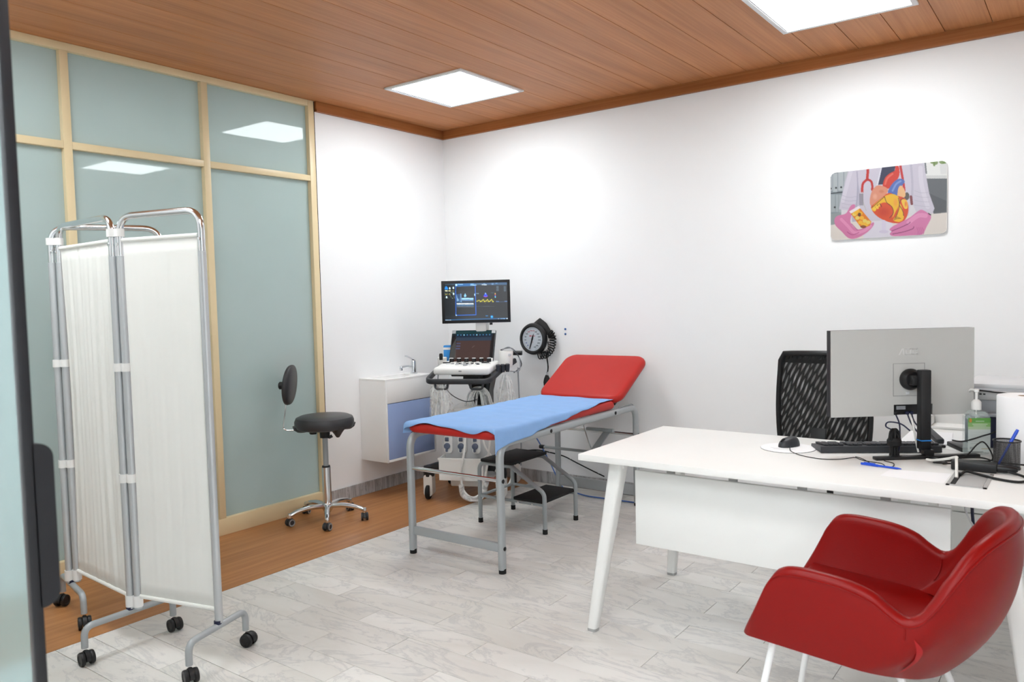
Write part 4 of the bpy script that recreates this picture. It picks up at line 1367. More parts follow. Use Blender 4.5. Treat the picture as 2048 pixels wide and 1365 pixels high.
# touch screen, leaning back
TSW, TSH = 0.315, 0.238
tr = Matrix.Rotation(math.radians(-27), 3, 'X')
tb = Vector((0.0, -0.035, 0.925))
def ts(u, v, h):
    return tb + tr @ Vector(((u - 0.5) * TSW, h, v * TSH))
tsm = MB()
cnr = [ts(u, v, 0.0) for u, v in ((0, 0), (1, 0), (1, 1), (0, 1))] + [ts(u, v, 0.02) for u, v in ((0, 0), (1, 0), (1, 1), (0, 1))]
tsm.add(cnr, [(0, 1, 2, 3), (7, 6, 5, 4), (0, 4, 5, 1), (1, 5, 6, 2), (2, 6, 7, 3), (3, 7, 4, 0)])
tso = tsm.build('touch_screen', 'charcoal', us, 0)
def touch():
    c = Canvas(96, 72, (50, 38, 38))
    c.rect(0, 0, 1, 1, (26, 27, 30))
    c.rect(0.12, 0.30, 0.92, 0.92, (66, 52, 50))
    c.rect(0.10, 0.20, 0.93, 0.33, (40, 58, 74))
    c.rect(0.0, 0.0, 1.0, 0.12, (22, 52, 56))
    c.rect(0.09, 0.12, 0.95, 0.22, (24, 40, 56))
    for k in range(11):
        c.blob(0.13 + 0.075 * k, 0.145, 0.016, 0.02, (70, 130, 170) if k not in (2, 6) else (150, 220, 250), 0.9)
    for k in range(3):
        c.rect(0.12, 0.40 + 0.085 * k, 0.22, 0.44 + 0.085 * k, (70, 84, 120), 0.8)
    c.line([(0.50, 0.56), (0.55, 0.50)], 0.012, (120, 104, 100), 0.8)
    c.poly([(0.0, 0.55), (0.10, 0.25), (0.14, 0.9), (0.0, 1.0)], (110, 116, 112), 0.45)
    c.rect(0, 0.94, 1, 1, (54, 34, 30))
    return c
put('touch_display', print_mesh('touch_display', touch(), lambda u, v: ts(0.015 + 0.97 * u, 0.985 - 0.97 * v, -0.0008), 'screen_dim'), tso)
for u in (0.04, 0.955):
    q = [ts(u - 0.04 + dx, v, h) for h in (-0.003, 0.001) for dx, v in ((0, 0.90), (0.085, 0.90), (0.085, 1.0), (0, 1.0))]
    MB().add(q, [(0, 1, 2, 3), (7, 6, 5, 4), (0, 4, 5, 1), (1, 5, 6, 2), (2, 6, 7, 3), (3, 7, 4, 0)]).build('corner_guard', 'light_grey', tso, 0)
    q = [ts(u - 0.03 + dx, v, h) for h in (-0.012, 0.012) for dx, v in ((0, -0.04), (0.075, -0.04), (0.075, 0.09), (0, 0.09))]
    MB().add(q, [(0, 1, 2, 3), (7, 6, 5, 4), (0, 4, 5, 1), (1, 5, 6, 2), (2, 6, 7, 3), (3, 7, 4, 0)]).build('hinge', 'white_plastic', us, 0)
# main monitor, turned to the viewer
mr = Matrix.Rotation(YAW - UR, 3, 'Z')
MW, MH, mc = 0.478, 0.298, Vector((0.035, 0.02, 1.338))
def mp_(x, y, z):
    return mc + mr @ Vector((x, y, z))
MB().box(mp_(0, 0.022, 0), (MW, 0.036, MH), bev=0.004, R=mr).build('monitor_case', 'light_grey', us)
mb_ = MB().box(mp_(0, 0.002, 0), (MW - 0.003, 0.006, MH - 0.003), bev=0.001, R=mr).build('monitor_bezel', 'black_plastic', us)
def echo():
    q = [(250, 322), (1682, 284), (1672, 1132), (243, 1162)]
    c = Canvas(170, 104, (34, 36, 40), q)
    c.poly([(240, 320), (520, 312), (500, 1040), (240, 1050)], (28, 30, 34))
    c.poly([(240, 318), (1700, 280), (1700, 345), (960, 352), (515, 385), (515, 330)], (54, 84, 116))
    c.poly([(500, 322), (960, 312), (960, 370), (500, 388)], (30, 92, 150))
    c.blob(528, 350, 22, 22, (190, 235, 250))
    for x0, x1, y, col in ((560, 680, 335, (140, 190, 230)), (850, 920, 328, (120, 175, 220)), (845, 985, 352, (170, 210, 235)), (1140, 1185, 318, (120, 160, 200)), (1100, 1215, 345, (220, 232, 240)),
                           (1325, 1375, 312, (90, 130, 170)), (1325, 1370, 335, (110, 150, 190)), (1415, 1460, 310, (100, 150, 200)), (270, 480, 340, (56, 80, 100))):
        c.rect(x0, y - 8, x1, y + 8, col, 0.9)
    r_ = random.Random(5)
    c.poly([(270, 400), (300, 370), (330, 400), (345, 455), (265, 455)], (40, 130, 210))
    for x, y in ((380, 425), (460, 415), (460, 550), (300, 625)):
        c.blob(x, y, 17, 26, (210, 240, 250))
    for x0, x1, y, col in ((270, 330, 482, (244, 246, 200)), (350, 400, 482, (226, 220, 160)), (430, 475, 485, (120, 120, 80)), (270, 325, 562, (140, 132, 60)), (350, 395, 562, (130, 120, 60))):
        c.rect(x0, y - 11, x1, y + 11, col)
    for k in range(16):
        c.blob(270 + r_.random() * 210, 500 + r_.random() * 160, 8, 8, (150, 180, 150), 0.8)
    # framed image
    for s in ([(512, 380), (495, 1035)], [(495, 1035), (948, 1025)], [(948, 1025), (952, 365)]):
        c.line(s, 16, (24, 92, 190))
    c.blob(503, 1034, 14, 14, (200, 230, 255))
    c.poly([(520, 560), (610, 550), (620, 740), (520, 740)], (34, 66, 104))
    for k in range(40):
        x = 520 + r_.random() * 380
        c.rect(x, 640 + r_.random() * 20, x + 14, 845 + r_.random() * 10, (70, 110, 150), 0.25)
    c.rect(612, 545, 636, 740, (120, 160, 205), 0.8)
    c.poly([(525, 560), (545, 640), (580, 700), (525, 720)], (150, 190, 220), 0.7)
    c.rect(640, 642, 905, 678, (150, 205, 245))
    c.rect(640, 684, 905, 705, (90, 130, 175))
    c.rect(640, 705, 905, 755, (52, 64, 84))
    c.rect(520, 764, 905, 786, (236, 246, 252))
    c.rect(520, 788, 905, 830, (70, 104, 138), 0.8)
    c.rect(520, 832, 905, 856, (80, 84, 92), 0.8)
    c.poly([(722, 535), (750, 600), (712, 632), (688, 600)], (130, 190, 226))
    c.blob(935, 570, 8, 32, (190, 225, 245))
    # doppler strip
    c.poly([(1182, 520), (1232, 600), (1182, 628), (1134, 600)], (36, 60, 220))
    c.line([(1140, 610), (1182, 622), (1225, 605)], 12, (170, 60, 160))
    c.blob(1182, 545, 14, 20, (110, 160, 250))
    tr_ = [(970, 715)]
    for k in range(4):
        b = 985 + 95 * k
        tr_ += [(b, 720), (b + 20, 705), (b + 45, 672 if k else 690), (b + 60, 705), (b + 75, 735), (b + 85, 712)]
    c.line(tr_, 10, (226, 216, 60))
    for k in range(60):
        x = 975 + r_.random() * 390
        c.blob(x, 712 + r_.gauss(0, 18), 4, 9, (190, 180, 56), 0.6)
    c.line([(960, 836), (1370, 832)], 6, (86, 90, 96))
    c.rect(962, 535, 1028, 552, (120, 150, 160), 0.8)
    c.rect(1300, 520, 1370, 532, (70, 90, 100), 0.8)
    for y0, col in ((530, (230, 180, 90)), (560, (190, 80, 70)), (585, (60, 90, 220)), (610, (110, 220, 230))):
        c.rect(1390, y0, 1410, y0 + 26, col)
    for k in range(5):
        c.rect(1430, 375 + 24 * k, 1485, 387 + 24 * k, (104, 124, 142), 0.8)
        c.rect(1600, 380 + 24 * k, 1650, 392 + 24 * k, (104, 124, 142), 0.8)
    c.line([(1415, 735), (1668, 728)], 10, (54, 76, 112))
    c.rect(1415, 712, 1480, 732, (70, 96, 140)); c.rect(1605, 708, 1668, 728, (70, 96, 140))
    c.blob(1305, 1070, 34, 34, (20, 110, 180)); c.blob(1305, 1070, 12, 12, (90, 220, 255))
    c.rect(1165, 1035, 1220, 1060, (30, 110, 170), 0.8)
    c.poly([(240, 1128), (1700, 1096), (1700, 1118), (240, 1152)], (34, 84, 128))
    for x in (270, 300, 335, 370):
        c.blob(x, 1142, 10, 10, (190, 210, 220))
    c.rect(1500, 1106, 1605, 1124, (110, 150, 190)); c.blob(1650, 1112, 16, 12, (190, 200, 205)); c.blob(1455, 1116, 10, 10, (170, 190, 200))
    return c
put('monitor_display', print_mesh('monitor_display', echo(), lambda u, v: mp_((u - 0.5) * (MW - 0.042), -0.0018, (0.5 - v) * (MH - 0.042)), 'screen_on'), mb_)
MB().box(mp_(0.03, 0.055, -0.16), (0.075, 0.05, 0.10), bev=0.01, R=mr).build('monitor_neck', 'off_white', us)
MB().box((0.06, 0.12, 1.02), (0.07, 0.05, 0.36), bev=0.012).build('monitor_mast', 'off_white', us)
MB().box(mp_(0.10, 0.03, -0.156), (0.02, 0.02, 0.016), R=mr).build('monitor_catch', 'black_plastic', us)
# probe cups, gel bottle and leads at both sides
MB().lathe([(0, 0.885), (0.042, 0.885), (0.048, 0.99), (0.046, 0.995), (0.04, 0.985), (0.038, 0.90), (0, 0.90)], (0.252, -0.03, 0), 20).build('probe_cup', 'off_white', us)
MB().box((0.268, -0.055, 0.972), (0.05, 0.03, 0.016), bev=0.003).build('probe', 'light_grey', us)
MB().lathe([(0, 0.90), (0.03, 0.90), (0.034, 0.95), (0.03, 0.955), (0, 0.955)], (-0.215, 0.0, 0), 16).build('probe_cup', 'off_white', us)
MB().box((-0.185, 0.06, 0.975), (0.065, 0.05, 0.12), bev=0.006).build('wipe_pack', 'sky_plastic', us)
MB().box((-0.185, 0.034, 1.012), (0.066, 0.004, 0.016)).build('wipe_band', 'white_plastic', us)
MB().lathe([(0, 0.94), (0.012, 0.94), (0.014, 0.975), (0.010, 0.985), (0, 0.985)], (-0.205, -0.06, 0), 12).build('probe', 'black_plastic', us)
for k in range(3):
    MB().lathe([(0, 0.86), (0.013, 0.86), (0.017, 0.91), (0.012, 0.915), (0, 0.915)], (0.225 + 0.025 * k, -0.16 + 0.03 * k, 0), 10).build('probe_cup', 'charcoal', us)
MB().tube(smoothpath([(0.20, 0.02, 0.99), (0.27, -0.01, 1.02), (0.33, 0.02, 0.95), (0.335, 0.0, 0.86), (0.285, -0.06, 0.86)], 6), 0.004, 6).build('lead', 'mid_grey', us)
MB().tube(smoothpath([(0.20, 0.03, 1.00), (0.29, 0.0, 1.01), (0.345, 0.03, 0.90), (0.30, -0.02, 0.845)], 6), 0.0035, 6).build('lead', 'charcoal', us)
MB().tube(smoothpath([(0.325, 0.0, 0.88), (0.33, 0.0, 0.65), (0.335, 0.0, 0.40), (0.33, 0.0, 0.2)], 5), 0.005, 6).build('lead', 'mid_grey', us)
MB().tube(smoothpath([(-0.225, -0.05, 0.90), (-0.235, -0.06, 0.75), (-0.22, -0.06, 0.55), (-0.21, -0.05, 0.35)], 5), 0.004, 6).build('lead', 'mid_grey', us)
# sleeved probe leads: white leads in clear film
def bunch(cx, cy, z0, z1, n, seed, wd=0.05, r=0.0045):
    rs = random.Random(seed)
    for k in range(n):
        a = rs.uniform(-wd, wd)
        b = rs.uniform(-0.02, 0.02)
        pts = [(cx + a * 0.25, cy + b * 0.3, z0), (cx + a * 0.8, cy + b, z0 - 0.30 * (z0 - z1)), (cx + a * 1.2, cy + b, z0 - 0.7 * (z0 - z1)), (cx + a, cy + b, z1)]
        MB().tube(smoothpath(pts, 5), r, 7).build('sleeved_lead', 'white_plastic', us)
    def fn(u, v):
        t = 2 * PI * u
        z = z0 - v * (z0 - z1)
        rr = wd * (0.35 + 0.75 * min(1, v * 3) ** 0.7) * (1 + 0.18 * math.sin(5 * t + 9 * v + seed) + 0.12 * math.sin(11 * t - 6 * v))
        return (cx + rr * math.cos(t), cy + 0.5 * rr * math.sin(t), z)
    MB().grid(fn, 40, 16).build('film_sleeve', 'film', us, 80)
bunch(-0.13, -0.30, 0.80, 0.48, 4, 1, 0.06)
bunch(0.262, -0.10, 0.84, 0.46, 4, 2, 0.05)
bunch(-0.19, -0.26, 0.83, 0.48, 2, 4, 0.03)
# big loop slung over the column
rs = random.Random(8)
for k in range(9):
    w0 = 0.03 + 0.012 * k
    yy = 0.0 - 0.006 * (k % 4)
    c0 = 0.05 + rs.uniform(-0.01, 0.01)
    pts = [(c0 - w0 * 1.0, yy, 0.42), (c0 - w0 * 0.95, yy, 0.55), (c0 - w0 * 0.55, yy - 0.01, 0.68 + 0.004 * k), (c0, yy - 0.012, 0.715 + 0.004 * k), (c0 + w0 * 0.5, yy - 0.01, 0.68 + 0.003 * k), (c0 + w0 * 0.8, yy, 0.55), (c0 + w0 * 0.9, yy, 0.44)]
    MB().tube(smoothpath(pts, 5), 0.0055, 7).build('sleeved_lead', 'film_thick' if k % 2 else 'white_plastic', us)
# loop hanging low in front of the bin
MB().tube(smoothpath([(0.03, -0.295, 0.52), (0.015, -0.30, 0.36), (-0.01, -0.305, 0.22), (0.0, -0.305, 0.10), (0.06, -0.305, 0.045), (0.125, -0.305, 0.085), (0.16, -0.30, 0.22), (0.185, -0.295, 0.38), (0.20, -0.29, 0.52)], 6), 0.0075, 8).build('sleeved_lead', 'white_plastic', us)
MB().tube(smoothpath([(-0.012, -0.305, 0.13), (0.0, -0.305, 0.06), (0.06, -0.307, 0.035), (0.125, -0.305, 0.055), (0.16, -0.303, 0.15)], 6), 0.019, 10).build('film_sleeve', 'film_thick', us)
MB().tube(smoothpath([(0.13, -0.29, 0.52), (0.15, -0.295, 0.40), (0.19, -0.29, 0.33), (0.20, -0.28, 0.30)], 5), 0.006, 8).build('sleeved_lead', 'white_plastic', us)
MB().tube(smoothpath([(-0.02, -0.29, 0.47), (0.05, -0.30, 0.485), (0.11, -0.29, 0.50)], 5), 0.008, 8).build('sleeved_lead', 'film_thick', us)
MB().tube(smoothpath([(0.20, -0.20, 0.12), (0.26, -0.235, 0.09), (0.31, -0.22, 0.16), (0.30, -0.20, 0.24), (0.24, -0.20, 0.27), (0.20, -0.21, 0.20)], 6), 0.006, 8).build('sleeved_lead', 'white_plastic', us)
MB().tube(smoothpath([(-0.12, 0.27, 0.30), (-0.10, 0.27, 0.55), (-0.03, 0.26, 0.64), (0.05, 0.24, 0.62)], 6), 0.003, 6).build('lead', 'black_rubber', us)
MB().tube(smoothpath([(-0.13, -0.26, 0.80), (-0.09, -0.22, 0.72), (-0.02, -0.12, 0.66), (0.04, 0.0, 0.66)], 6), 0.003, 6).build('lead', 'charcoal', us)
# cables behind the machine
for nm, m_, lb, pts in (
    ('wall_cable', 'black_rubber', 'black cable clipped along the white wall behind the bed', [(0.72, -0.02, 0.22), (0.84, -0.012, 0.236), (0.947, -0.011, 0.230), (1.076, -0.011, 0.213), (1.189, -0.011, 0.175), (1.30, -0.011, 0.138), (1.405, -0.011, 0.105)]),
    ('floor_cable', 'blue_cable', 'blue cable running over the floor behind the step stool', [(0.80, -0.05, 0.42), (0.90, -0.06, 0.30), (1.00, -0.07, 0.16), (1.10, -0.09, 0.02), (1.20, -0.13, 0.005), (1.36, -0.19, 0.0045), (1.50, -0.19, 0.0045), (1.80, -0.17, 0.0045), (2.1, -0.12, 0.0045)])):
    o = MB().tube(smoothpath(pts, 8), 0.0045, 7).build(nm, m_, None)
    tag(o, lb, 'cable')
for (x, z), lb in zip(((0.955, 0.231), (1.13, 0.196), (1.36, 0.120)), ('leftmost white clip on the black wall cable', 'middle white clip on the black wall cable', 'rightmost white clip on the black wall cable')):
    o = MB().box((0, -0.007, 0), (0.008, 0.014, 0.016), bev=0.002).build('cable_clip', 'white_plastic', None, loc=(x, 0, z))
    tag(o, lb, 'cable clip', 'white clips on the wall cable')

# ================================================================== DESK
DX0, DX1, DY0, DY1, DZ = 2.46, 4.02, -2.0385, -1.2645, 0.725
dk = thing('desk', 'white desk with slanted legs and a modesty panel', 'desk', ((DX0 + DX1) / 2, (DY0 + DY1) / 2, 0))
dl, dd = (DX1 - DX0) / 2, (DY1 - DY0) / 2
MB().box((0, 0, DZ - 0.0125), (2 * dl, 2 * dd, 0.025), bev=0.002).build('desk_top', 'desk_white', dk)
MB().span((-0.595, -0.258, 0.357), (0.512, -0.24, 0.655), bev=0.001).build('modesty_panel', 'desk_white', dk)
for xx in (-0.45, -0.2, 0.05, 0.32):
    MB().box((xx, -0.235, 0.665), (0.03, 0.018, 0.07), bev=0.002).build('panel_bracket', 'silver_top', dk)
for xx, w in ((-0.36, 0.02), (-0.14, 0.05), (0.02, 0.035), (0.19, 0.012)):
    MB().box((xx, -0.262, 0.688), (w, 0.012, 0.012)).build('bracket_stop', 'black_plastic', dk)
def desk_leg(fx, fy, tx, ty):
    m = MB()
    path = [(fx, fy, 0.012), (tx, ty, 0.70)]
    n = 12
    vs, fs = [], []
    for (p, k) in ((path[0], 0.0), (path[1], 1.0)):
        w, d = 0.021 + 0.009 * k, 0.021 + 0.012 * k
        for a, b in rrect(2 * w, 2 * d, 0.012, 3):
            vs.append((p[0] + a, p[1] + b, p[2]))
    c = len(vs) // 2
    for j in range(c):
        fs.append((j, (j + 1) % c, c + (j + 1) % c, c + j))
    fs += [tuple(range(c - 1, -1, -1)), tuple(range(c, 2 * c))]
    lg = m.add(vs, fs).build('leg', 'desk_white', dk)
    MB().prism([(a + fx, b + fy) for a, b in rrect(0.04, 0.04, 0.011, 3)], 0.0, 0.0118).build('foot_pad', 'silver_top', lg)
# feet at the corners, tops drawn in under the top
cxm, cym = (DX0 + DX1) / 2, (DY0 + DY1) / 2
desk_leg(2.493 - cxm, -2.0 - cym, 2.588 - cxm, -1.93 - cym)
desk_leg(2.486 - cxm, -1.245 - cym, 2.588 - cxm, -1.36 - cym)
desk_leg(3.985 - cxm, -2.0 - cym, 3.89 - cxm, -1.93 - cym)
desk_leg(3.985 - cxm, -1.285 - cym, 3.89 - cxm, -1.36 - cym)
MB().box((0, -0.12, 0.68), (2 * dl - 0.28, 0.04, 0.036), bev=0.003).build('beam', 'desk_white', dk)
MB().box((0, 0.20, 0.68), (2 * dl - 0.28, 0.04, 0.036), bev=0.003).build('beam', 'desk_white', dk)
for s in (-1, 1):
    MB().box((s * (dl - 0.135), 0.0, 0.682), (0.045, 0.60, 0.033), bev=0.003).build('beam', 'desk_white', dk)

# side table carrying the printer
sd = thing('side_table', 'white side table behind the desk, under the printer', 'table', (3.90, -0.85, 0))
MB().box((0, 0, DZ - 0.0125), (0.86, 0.80, 0.025), bev=0.002).build('table_top', 'desk_white', sd)
for xx in (-0.40, 0.40):
    for yy in (-0.37, 0.37):
        MB().box((xx, yy, 0.35), (0.04, 0.04, 0.70), bev=0.004).build('leg', 'desk_white', sd)
pdl = thing('drawer_pedestal', 'white drawer pedestal standing under the side table', 'drawer unit', (3.85, -0.72, 0))
MB().box((0, 0.01, 0.31), (0.44, 0.42, 0.58), bev=0.002).build('carcass', 'desk_white', pdl)
for k in range(3):
    MB().box((0, -0.212, 0.12 + 0.19 * k), (0.43, 0.016, 0.185), bev=0.002).build('drawer_front', 'desk_white', pdl)
MB().box((0, 0.01, 0.012), (0.40, 0.38, 0.022)).build('plinth', 'black_plastic', pdl)

# ------------------------------------------------------------------ monitor on the desk, seen from behind
ang = math.atan2(0.34, 0.43)
mn = thing('computer_monitor', 'light grey computer monitor seen from behind on a black stand', 'monitor', (3.5305, -1.43, DZ), ang)
# local x along the screen, local -y towards the viewer (the back of the monitor)
mz0, mz1 = 0.147, 0.475
W2 = 0.274
bk = MB()
bk.prism([(-W2, mz0), (-0.035, mz0), (-0.035, mz0 + 0.042), (0.115, mz0 + 0.042), (0.115, mz0), (W2, mz0), (W2, mz1), (-W2, mz1)], -0.001, 0.006, lambda a, b, h: (a, h, b))
bk.build('back_shell', 'mon_back', mn, 30)
MB().box((0, 0.0305, (mz0 + mz1) / 2 + 0.021), (2 * W2 + 0.001, 0.015, mz1 - mz0 - 0.042), bev=0.001).span((-W2 - 0.0005, 0.0062, mz0 + 0.042), (W2 + 0.0005, 0.024, mz1)).span((-W2 - 0.0005, 0.0062, mz0), (-0.035, 0.038, mz0 + 0.042)).span((0.115, 0.0062, mz0), (W2 + 0.0005, 0.038, mz0 + 0.042)).span((-0.035, 0.03, mz0), (0.115, 0.038, mz0 + 0.042)).build('front_bezel', 'black_plastic', mn)
MB().box((0, 0.0385, (mz0 + mz1) / 2), (2 * W2 - 0.012, 0.002, mz1 - mz0 - 0.016)).build('screen', 'glass_black', mn)
MB().box((0.04, 0.022, mz0 + 0.021), (0.148, 0.012, 0.040)).build('port_bay', 'black_plastic', mn)
MB().box((0.0, 0.0145, mz0 + 0.028), (0.035, 0.004, 0.014)).build('port_label', 'mid_grey', mn)
for xx in (-0.025, 0.022, 0.038):
    MB().box((xx, 0.010, mz0 + 0.008), (0.012, 0.012, 0.012), bev=0.001).build('plug', 'navy_cable' if xx > 0 else 'black_plastic', mn)
sq = MB()
sx0, sx1, sz0, sz1 = -0.037, 0.083, 0.222, 0.345
for a, b in (((sx0, sz0), (sx1, sz0)), ((sx0, sz1), (sx1, sz1)), ((sx0, sz0), (sx0, sz1)), ((sx1, sz0), (sx1, sz1))):
    sq.span((a[0] - 0.0007, -0.0016, a[1] - 0.0007), (b[0] + 0.0007, -0.0005, b[1] + 0.0007))
sq.build('mount_seam', 'mon_line', mn)
MB().box((0.018, -0.002, 0.232), (0.013, 0.004, 0.010), bev=0.001).build('release_button', 'light_grey', mn)
# maker's letters, slightly lighter than the shell
lg = MB()
lz, lh, lx = 0.378, 0.024, -0.018
lp = lambda a, b, h: (a, h, b)
lg.prism([(lx, lz), (lx + 0.006, lz), (lx + 0.019, lz + lh), (lx + 0.013, lz + lh)], -0.0005, -0.0016, lp)
lg.prism([(lx + 0.013, lz + lh), (lx + 0.022, lz + lh), (lx + 0.022, lz), (lx + 0.0165, lz), (lx + 0.0165, lz + lh - 0.005)], -0.0005, -0.0016, lp)
ox = lx + 0.0265
for a, b in (((ox, lz), (ox + 0.022, lz + 0.005)), ((ox, lz + lh - 0.005), (ox + 0.022, lz + lh)), ((ox, lz), (ox + 0.0055, lz + lh)), ((ox + 0.0165, lz), (ox + 0.022, lz + lh))):
    lg.span((a[0], -0.0016, a[1]), (b[0], -0.0005, b[1]))
ox = lx + 0.053
for a, b in (((ox, lz), (ox + 0.021, lz + 0.005)), ((ox, lz + lh - 0.005), (ox + 0.021, lz + lh)), ((ox, lz), (ox + 0.0055, lz + lh)), ((ox + 0.0155, lz + lh - 0.009), (ox + 0.021, lz + lh)), ((ox + 0.0155, lz), (ox + 0.021, lz + 0.009))):
    lg.span((a[0], -0.0016, a[1]), (b[0], -0.0005, b[1]))
lg.build('logo', 'mon_logo', mn)
MB().lathe([(0, 0), (0.040, 0), (0.041, 0.01), (0.036, 0.022), (0.030, 0.030), (0, 0.030)], (0.026, -0.001, 0.285), 28, 'y', R=FYR).build('mount_cap', 'black_plastic', mn)
MB().box((0.032, -0.035, 0.285), (0.05, 0.04, 0.036), bev=0.005).build('mount_arm', 'black_plastic', mn)
colm = MB().span((0.026, -0.082, 0.03), (0.064, -0.048, 0.326), bev=0.004).build('stand_column', 'black_plastic', mn)
MB().span((0.0255, -0.0825, 0.062), (0.0645, -0.0475, 0.066)).build('stand_ring', 'blue_led', colm)
MB().lathe([(0, 0), (0.003, 0), (0.003, 0.001), (0, 0.001)], (0.052, -0.082, 0.13), 8, 'y', R=FYR).build('stand_hole', 'black_rubber', colm)
MB().prism([(0.026, 0.032), (0.064, 0.032), (0.064, 0.012), (0.056, 0.0), (0.044, 0.0), (0.026, 0.018)], -0.10, -0.075, lambda a, b, h: (a, h, b)).build('stand_toe', 'black_plastic', mn)
MB().sweep([(0.049, -0.06, 0.008), (0.045, -0.20, 0.005)], rrect(0.008, 0.02, 0.003, 2), side=(0, 0, 1)).build('stand_foot', 'black_plastic', mn)
MB().span((-0.155, -0.105, 0.0), (0.235, -0.075, 0.012), bev=0.003).build('stand_bar', 'black_plastic', mn)
for (x0, dx) in ((-0.022, -0.004), (0.024, 0.03), (0.040, 0.05)):
    MB().tube(smoothpath([(x0, 0.010, mz0 + 0.004), (x0 + 0.004, -0.01, mz0 - 0.03), (x0 + dx, -0.03, mz0 - 0.08), (x0 + dx * 0.6, -0.03, 0.06), (x0 + dx, -0.02, 0.012)], 5), 0.0028, 6).build('cable', 'navy_cable', mn)
MB().tube(smoothpath([(0.030, 0.010, mz0 + 0.004), (0.030, -0.012, mz0 - 0.02), (0.034, -0.022, 0.08), (0.05, -0.02, 0.010)], 5), 0.004, 6).build('cable', 'off_white', mn)
# tied bundle of spare cable standing by the stand
cb = thing('cable_bundle', 'tied bundle of black cable beside the monitor stand', 'cable', (3.515, -1.505, DZ))
rs = random.Random(21)
for k in range(9):
    a = rs.uniform(0, 6.28)
    w = rs.uniform(0.010, 0.026)
    pts = [(w * math.cos(a), w * math.sin(a), 0.004), (w * 0.6 * math.cos(a), w * 0.6 * math.sin(a), 0.045), (w * 1.1 * math.cos(a), w * 1.1 * math.sin(a), 0.085),
           (0.3 * w * math.cos(a), 0.3 * w * math.sin(a), 0.105), (-w * math.cos(a), -w * math.sin(a), 0.08), (-0.7 * w * math.cos(a), -0.7 * w * math.sin(a), 0.04), (-w * 0.9 * math.cos(a), -w * 0.9 * math.sin(a), 0.004)]
    MB().tube(smoothpath(pts, 5), 0.0036, 6).build('cable_loop', 'black_rubber', cb)
MB().lathe([(0.012, 0.038), (0.024, 0.045), (0.026, 0.062), (0.020, 0.072), (0.010, 0.076), (0.012, 0.038)], (0, 0, 0), 16).build('cable_tie', 'black_rubber', cb)
MB().tube(smoothpath([(0.0, 0.0, 0.10), (-0.03, 0.012, 0.11), (-0.02, 0.0, 0.13), (0.02, 0.01, 0.125), (0.05, 0.02, 0.10)], 6), 0.0028, 6).build('cable_loop', 'navy_cable', cb)

# ------------------------------------------------------------------ keyboard
kr = math.radians(30)
kb = thing('keyboard', 'black keyboard lying in front of the monitor stand', 'keyboard', (3.425, -1.395, DZ), kr + PI)
kt = Matrix.Rotation(math.radians(4), 3, 'X')
base = MB().prism([(-0.068, 0.002), (0.068, 0.002), (0.068, 0.026), (0.060, 0.028), (-0.064, 0.014), (-0.068, 0.010)], -0.222, 0.222, lambda a, b, h: (h, a, b)).build('keyboard_base', 'charcoal', kb)
kc = MB()
km = {}
for r_i in range(6):
    yy = -0.052 + 0.0205 * r_i
    zz = 0.0155 + 0.0165 * (r_i / 5.0) * 0.78
    xs = []
    if r_i == 0:
        xs = [(-0.20, 0.022), (-0.175, 0.022), (-0.15, 0.022), (-0.085, 0.100), (-0.015, 0.022), (0.01, 0.022), (0.04, 0.022), (0.07, 0.017), (0.088, 0.017), (0.106, 0.017), (0.145, 0.034), (0.178, 0.017), (0.20, 0.017)]
    else:
        xs = [(-0.206 + 0.019 * i, 0.0165) for i in range(14)] + [(0.072 + 0.018 * i, 0.016) for i in range(3)] + [(0.142 + 0.0188 * i, 0.0165) for i in range(4)]
    for x, w in xs:
        if w not in km:
            km[w] = MB().box((0, 0, 0), (w, 0.0172, 0.007), bev=0.0015, seg=1).mesh('key', 'charcoal', 0)
        put('key', km[w], kb, (x, yy, zz + 0.0035))

# ------------------------------------------------------------------ mouse, pad and lead
pad_o = thing('mouse_pad', 'round white mouse pad with a dark edge on the desk', 'mouse pad', (3.130, -1.525, DZ))
MB().lathe([(0, 0.0), (0.105, 0.0), (0.1055, 0.0012), (0, 0.0012)], (0, 0, 0), 48).build('pad_base', 'black_rubber', pad_o)
MB().lathe([(0, 0.0012), (0.1045, 0.0012), (0.1045, 0.0024), (0, 0.0024)], (0, 0, 0), 48).build('pad_top', 'paper', pad_o)
for k in range(3):
    MB().box((-0.01, -0.03 - 0.012 * k, 0.0026), (0.10 - 0.02 * k, 0.003, 0.0003)).build('pad_print', 'light_grey', pad_o)
mo = thing('computer_mouse', 'black computer mouse on the round white pad', 'mouse', (3.125, -1.495, DZ + 0.0024), math.radians(155))
def mfn(u, v):
    th, ph_ = 2 * PI * u, PI / 2 * v
    x = 0.031 * math.cos(ph_) ** 0.6 * math.cos(th) * (1 - 0.12 * math.cos(th * 2) * 0)
    yy = 0.052 * math.cos(ph_) ** 0.6 * math.sin(th)
    z = 0.036 * math.sin(ph_) * (1 - 0.18 * (yy / 0.052))
    return (x * (1 - 0.08 * (1 - abs(yy) / 0.052)), yy, 0.001 + z)
MB().grid(mfn, 36, 12).build('mouse_body', 'charcoal', mo, 80)
MB().lathe([(0, -0.004), (0.009, -0.004), (0.010, 0), (0.009, 0.004), (0, 0.004)], (0, 0.03, 0.0255), 14, 'x').build('scroll_wheel', 'black_rubber', mo)
MB().box((0, 0.036, 0.0245), (0.0015, 0.022, 0.006)).build('button_gap', 'black_rubber', mo)
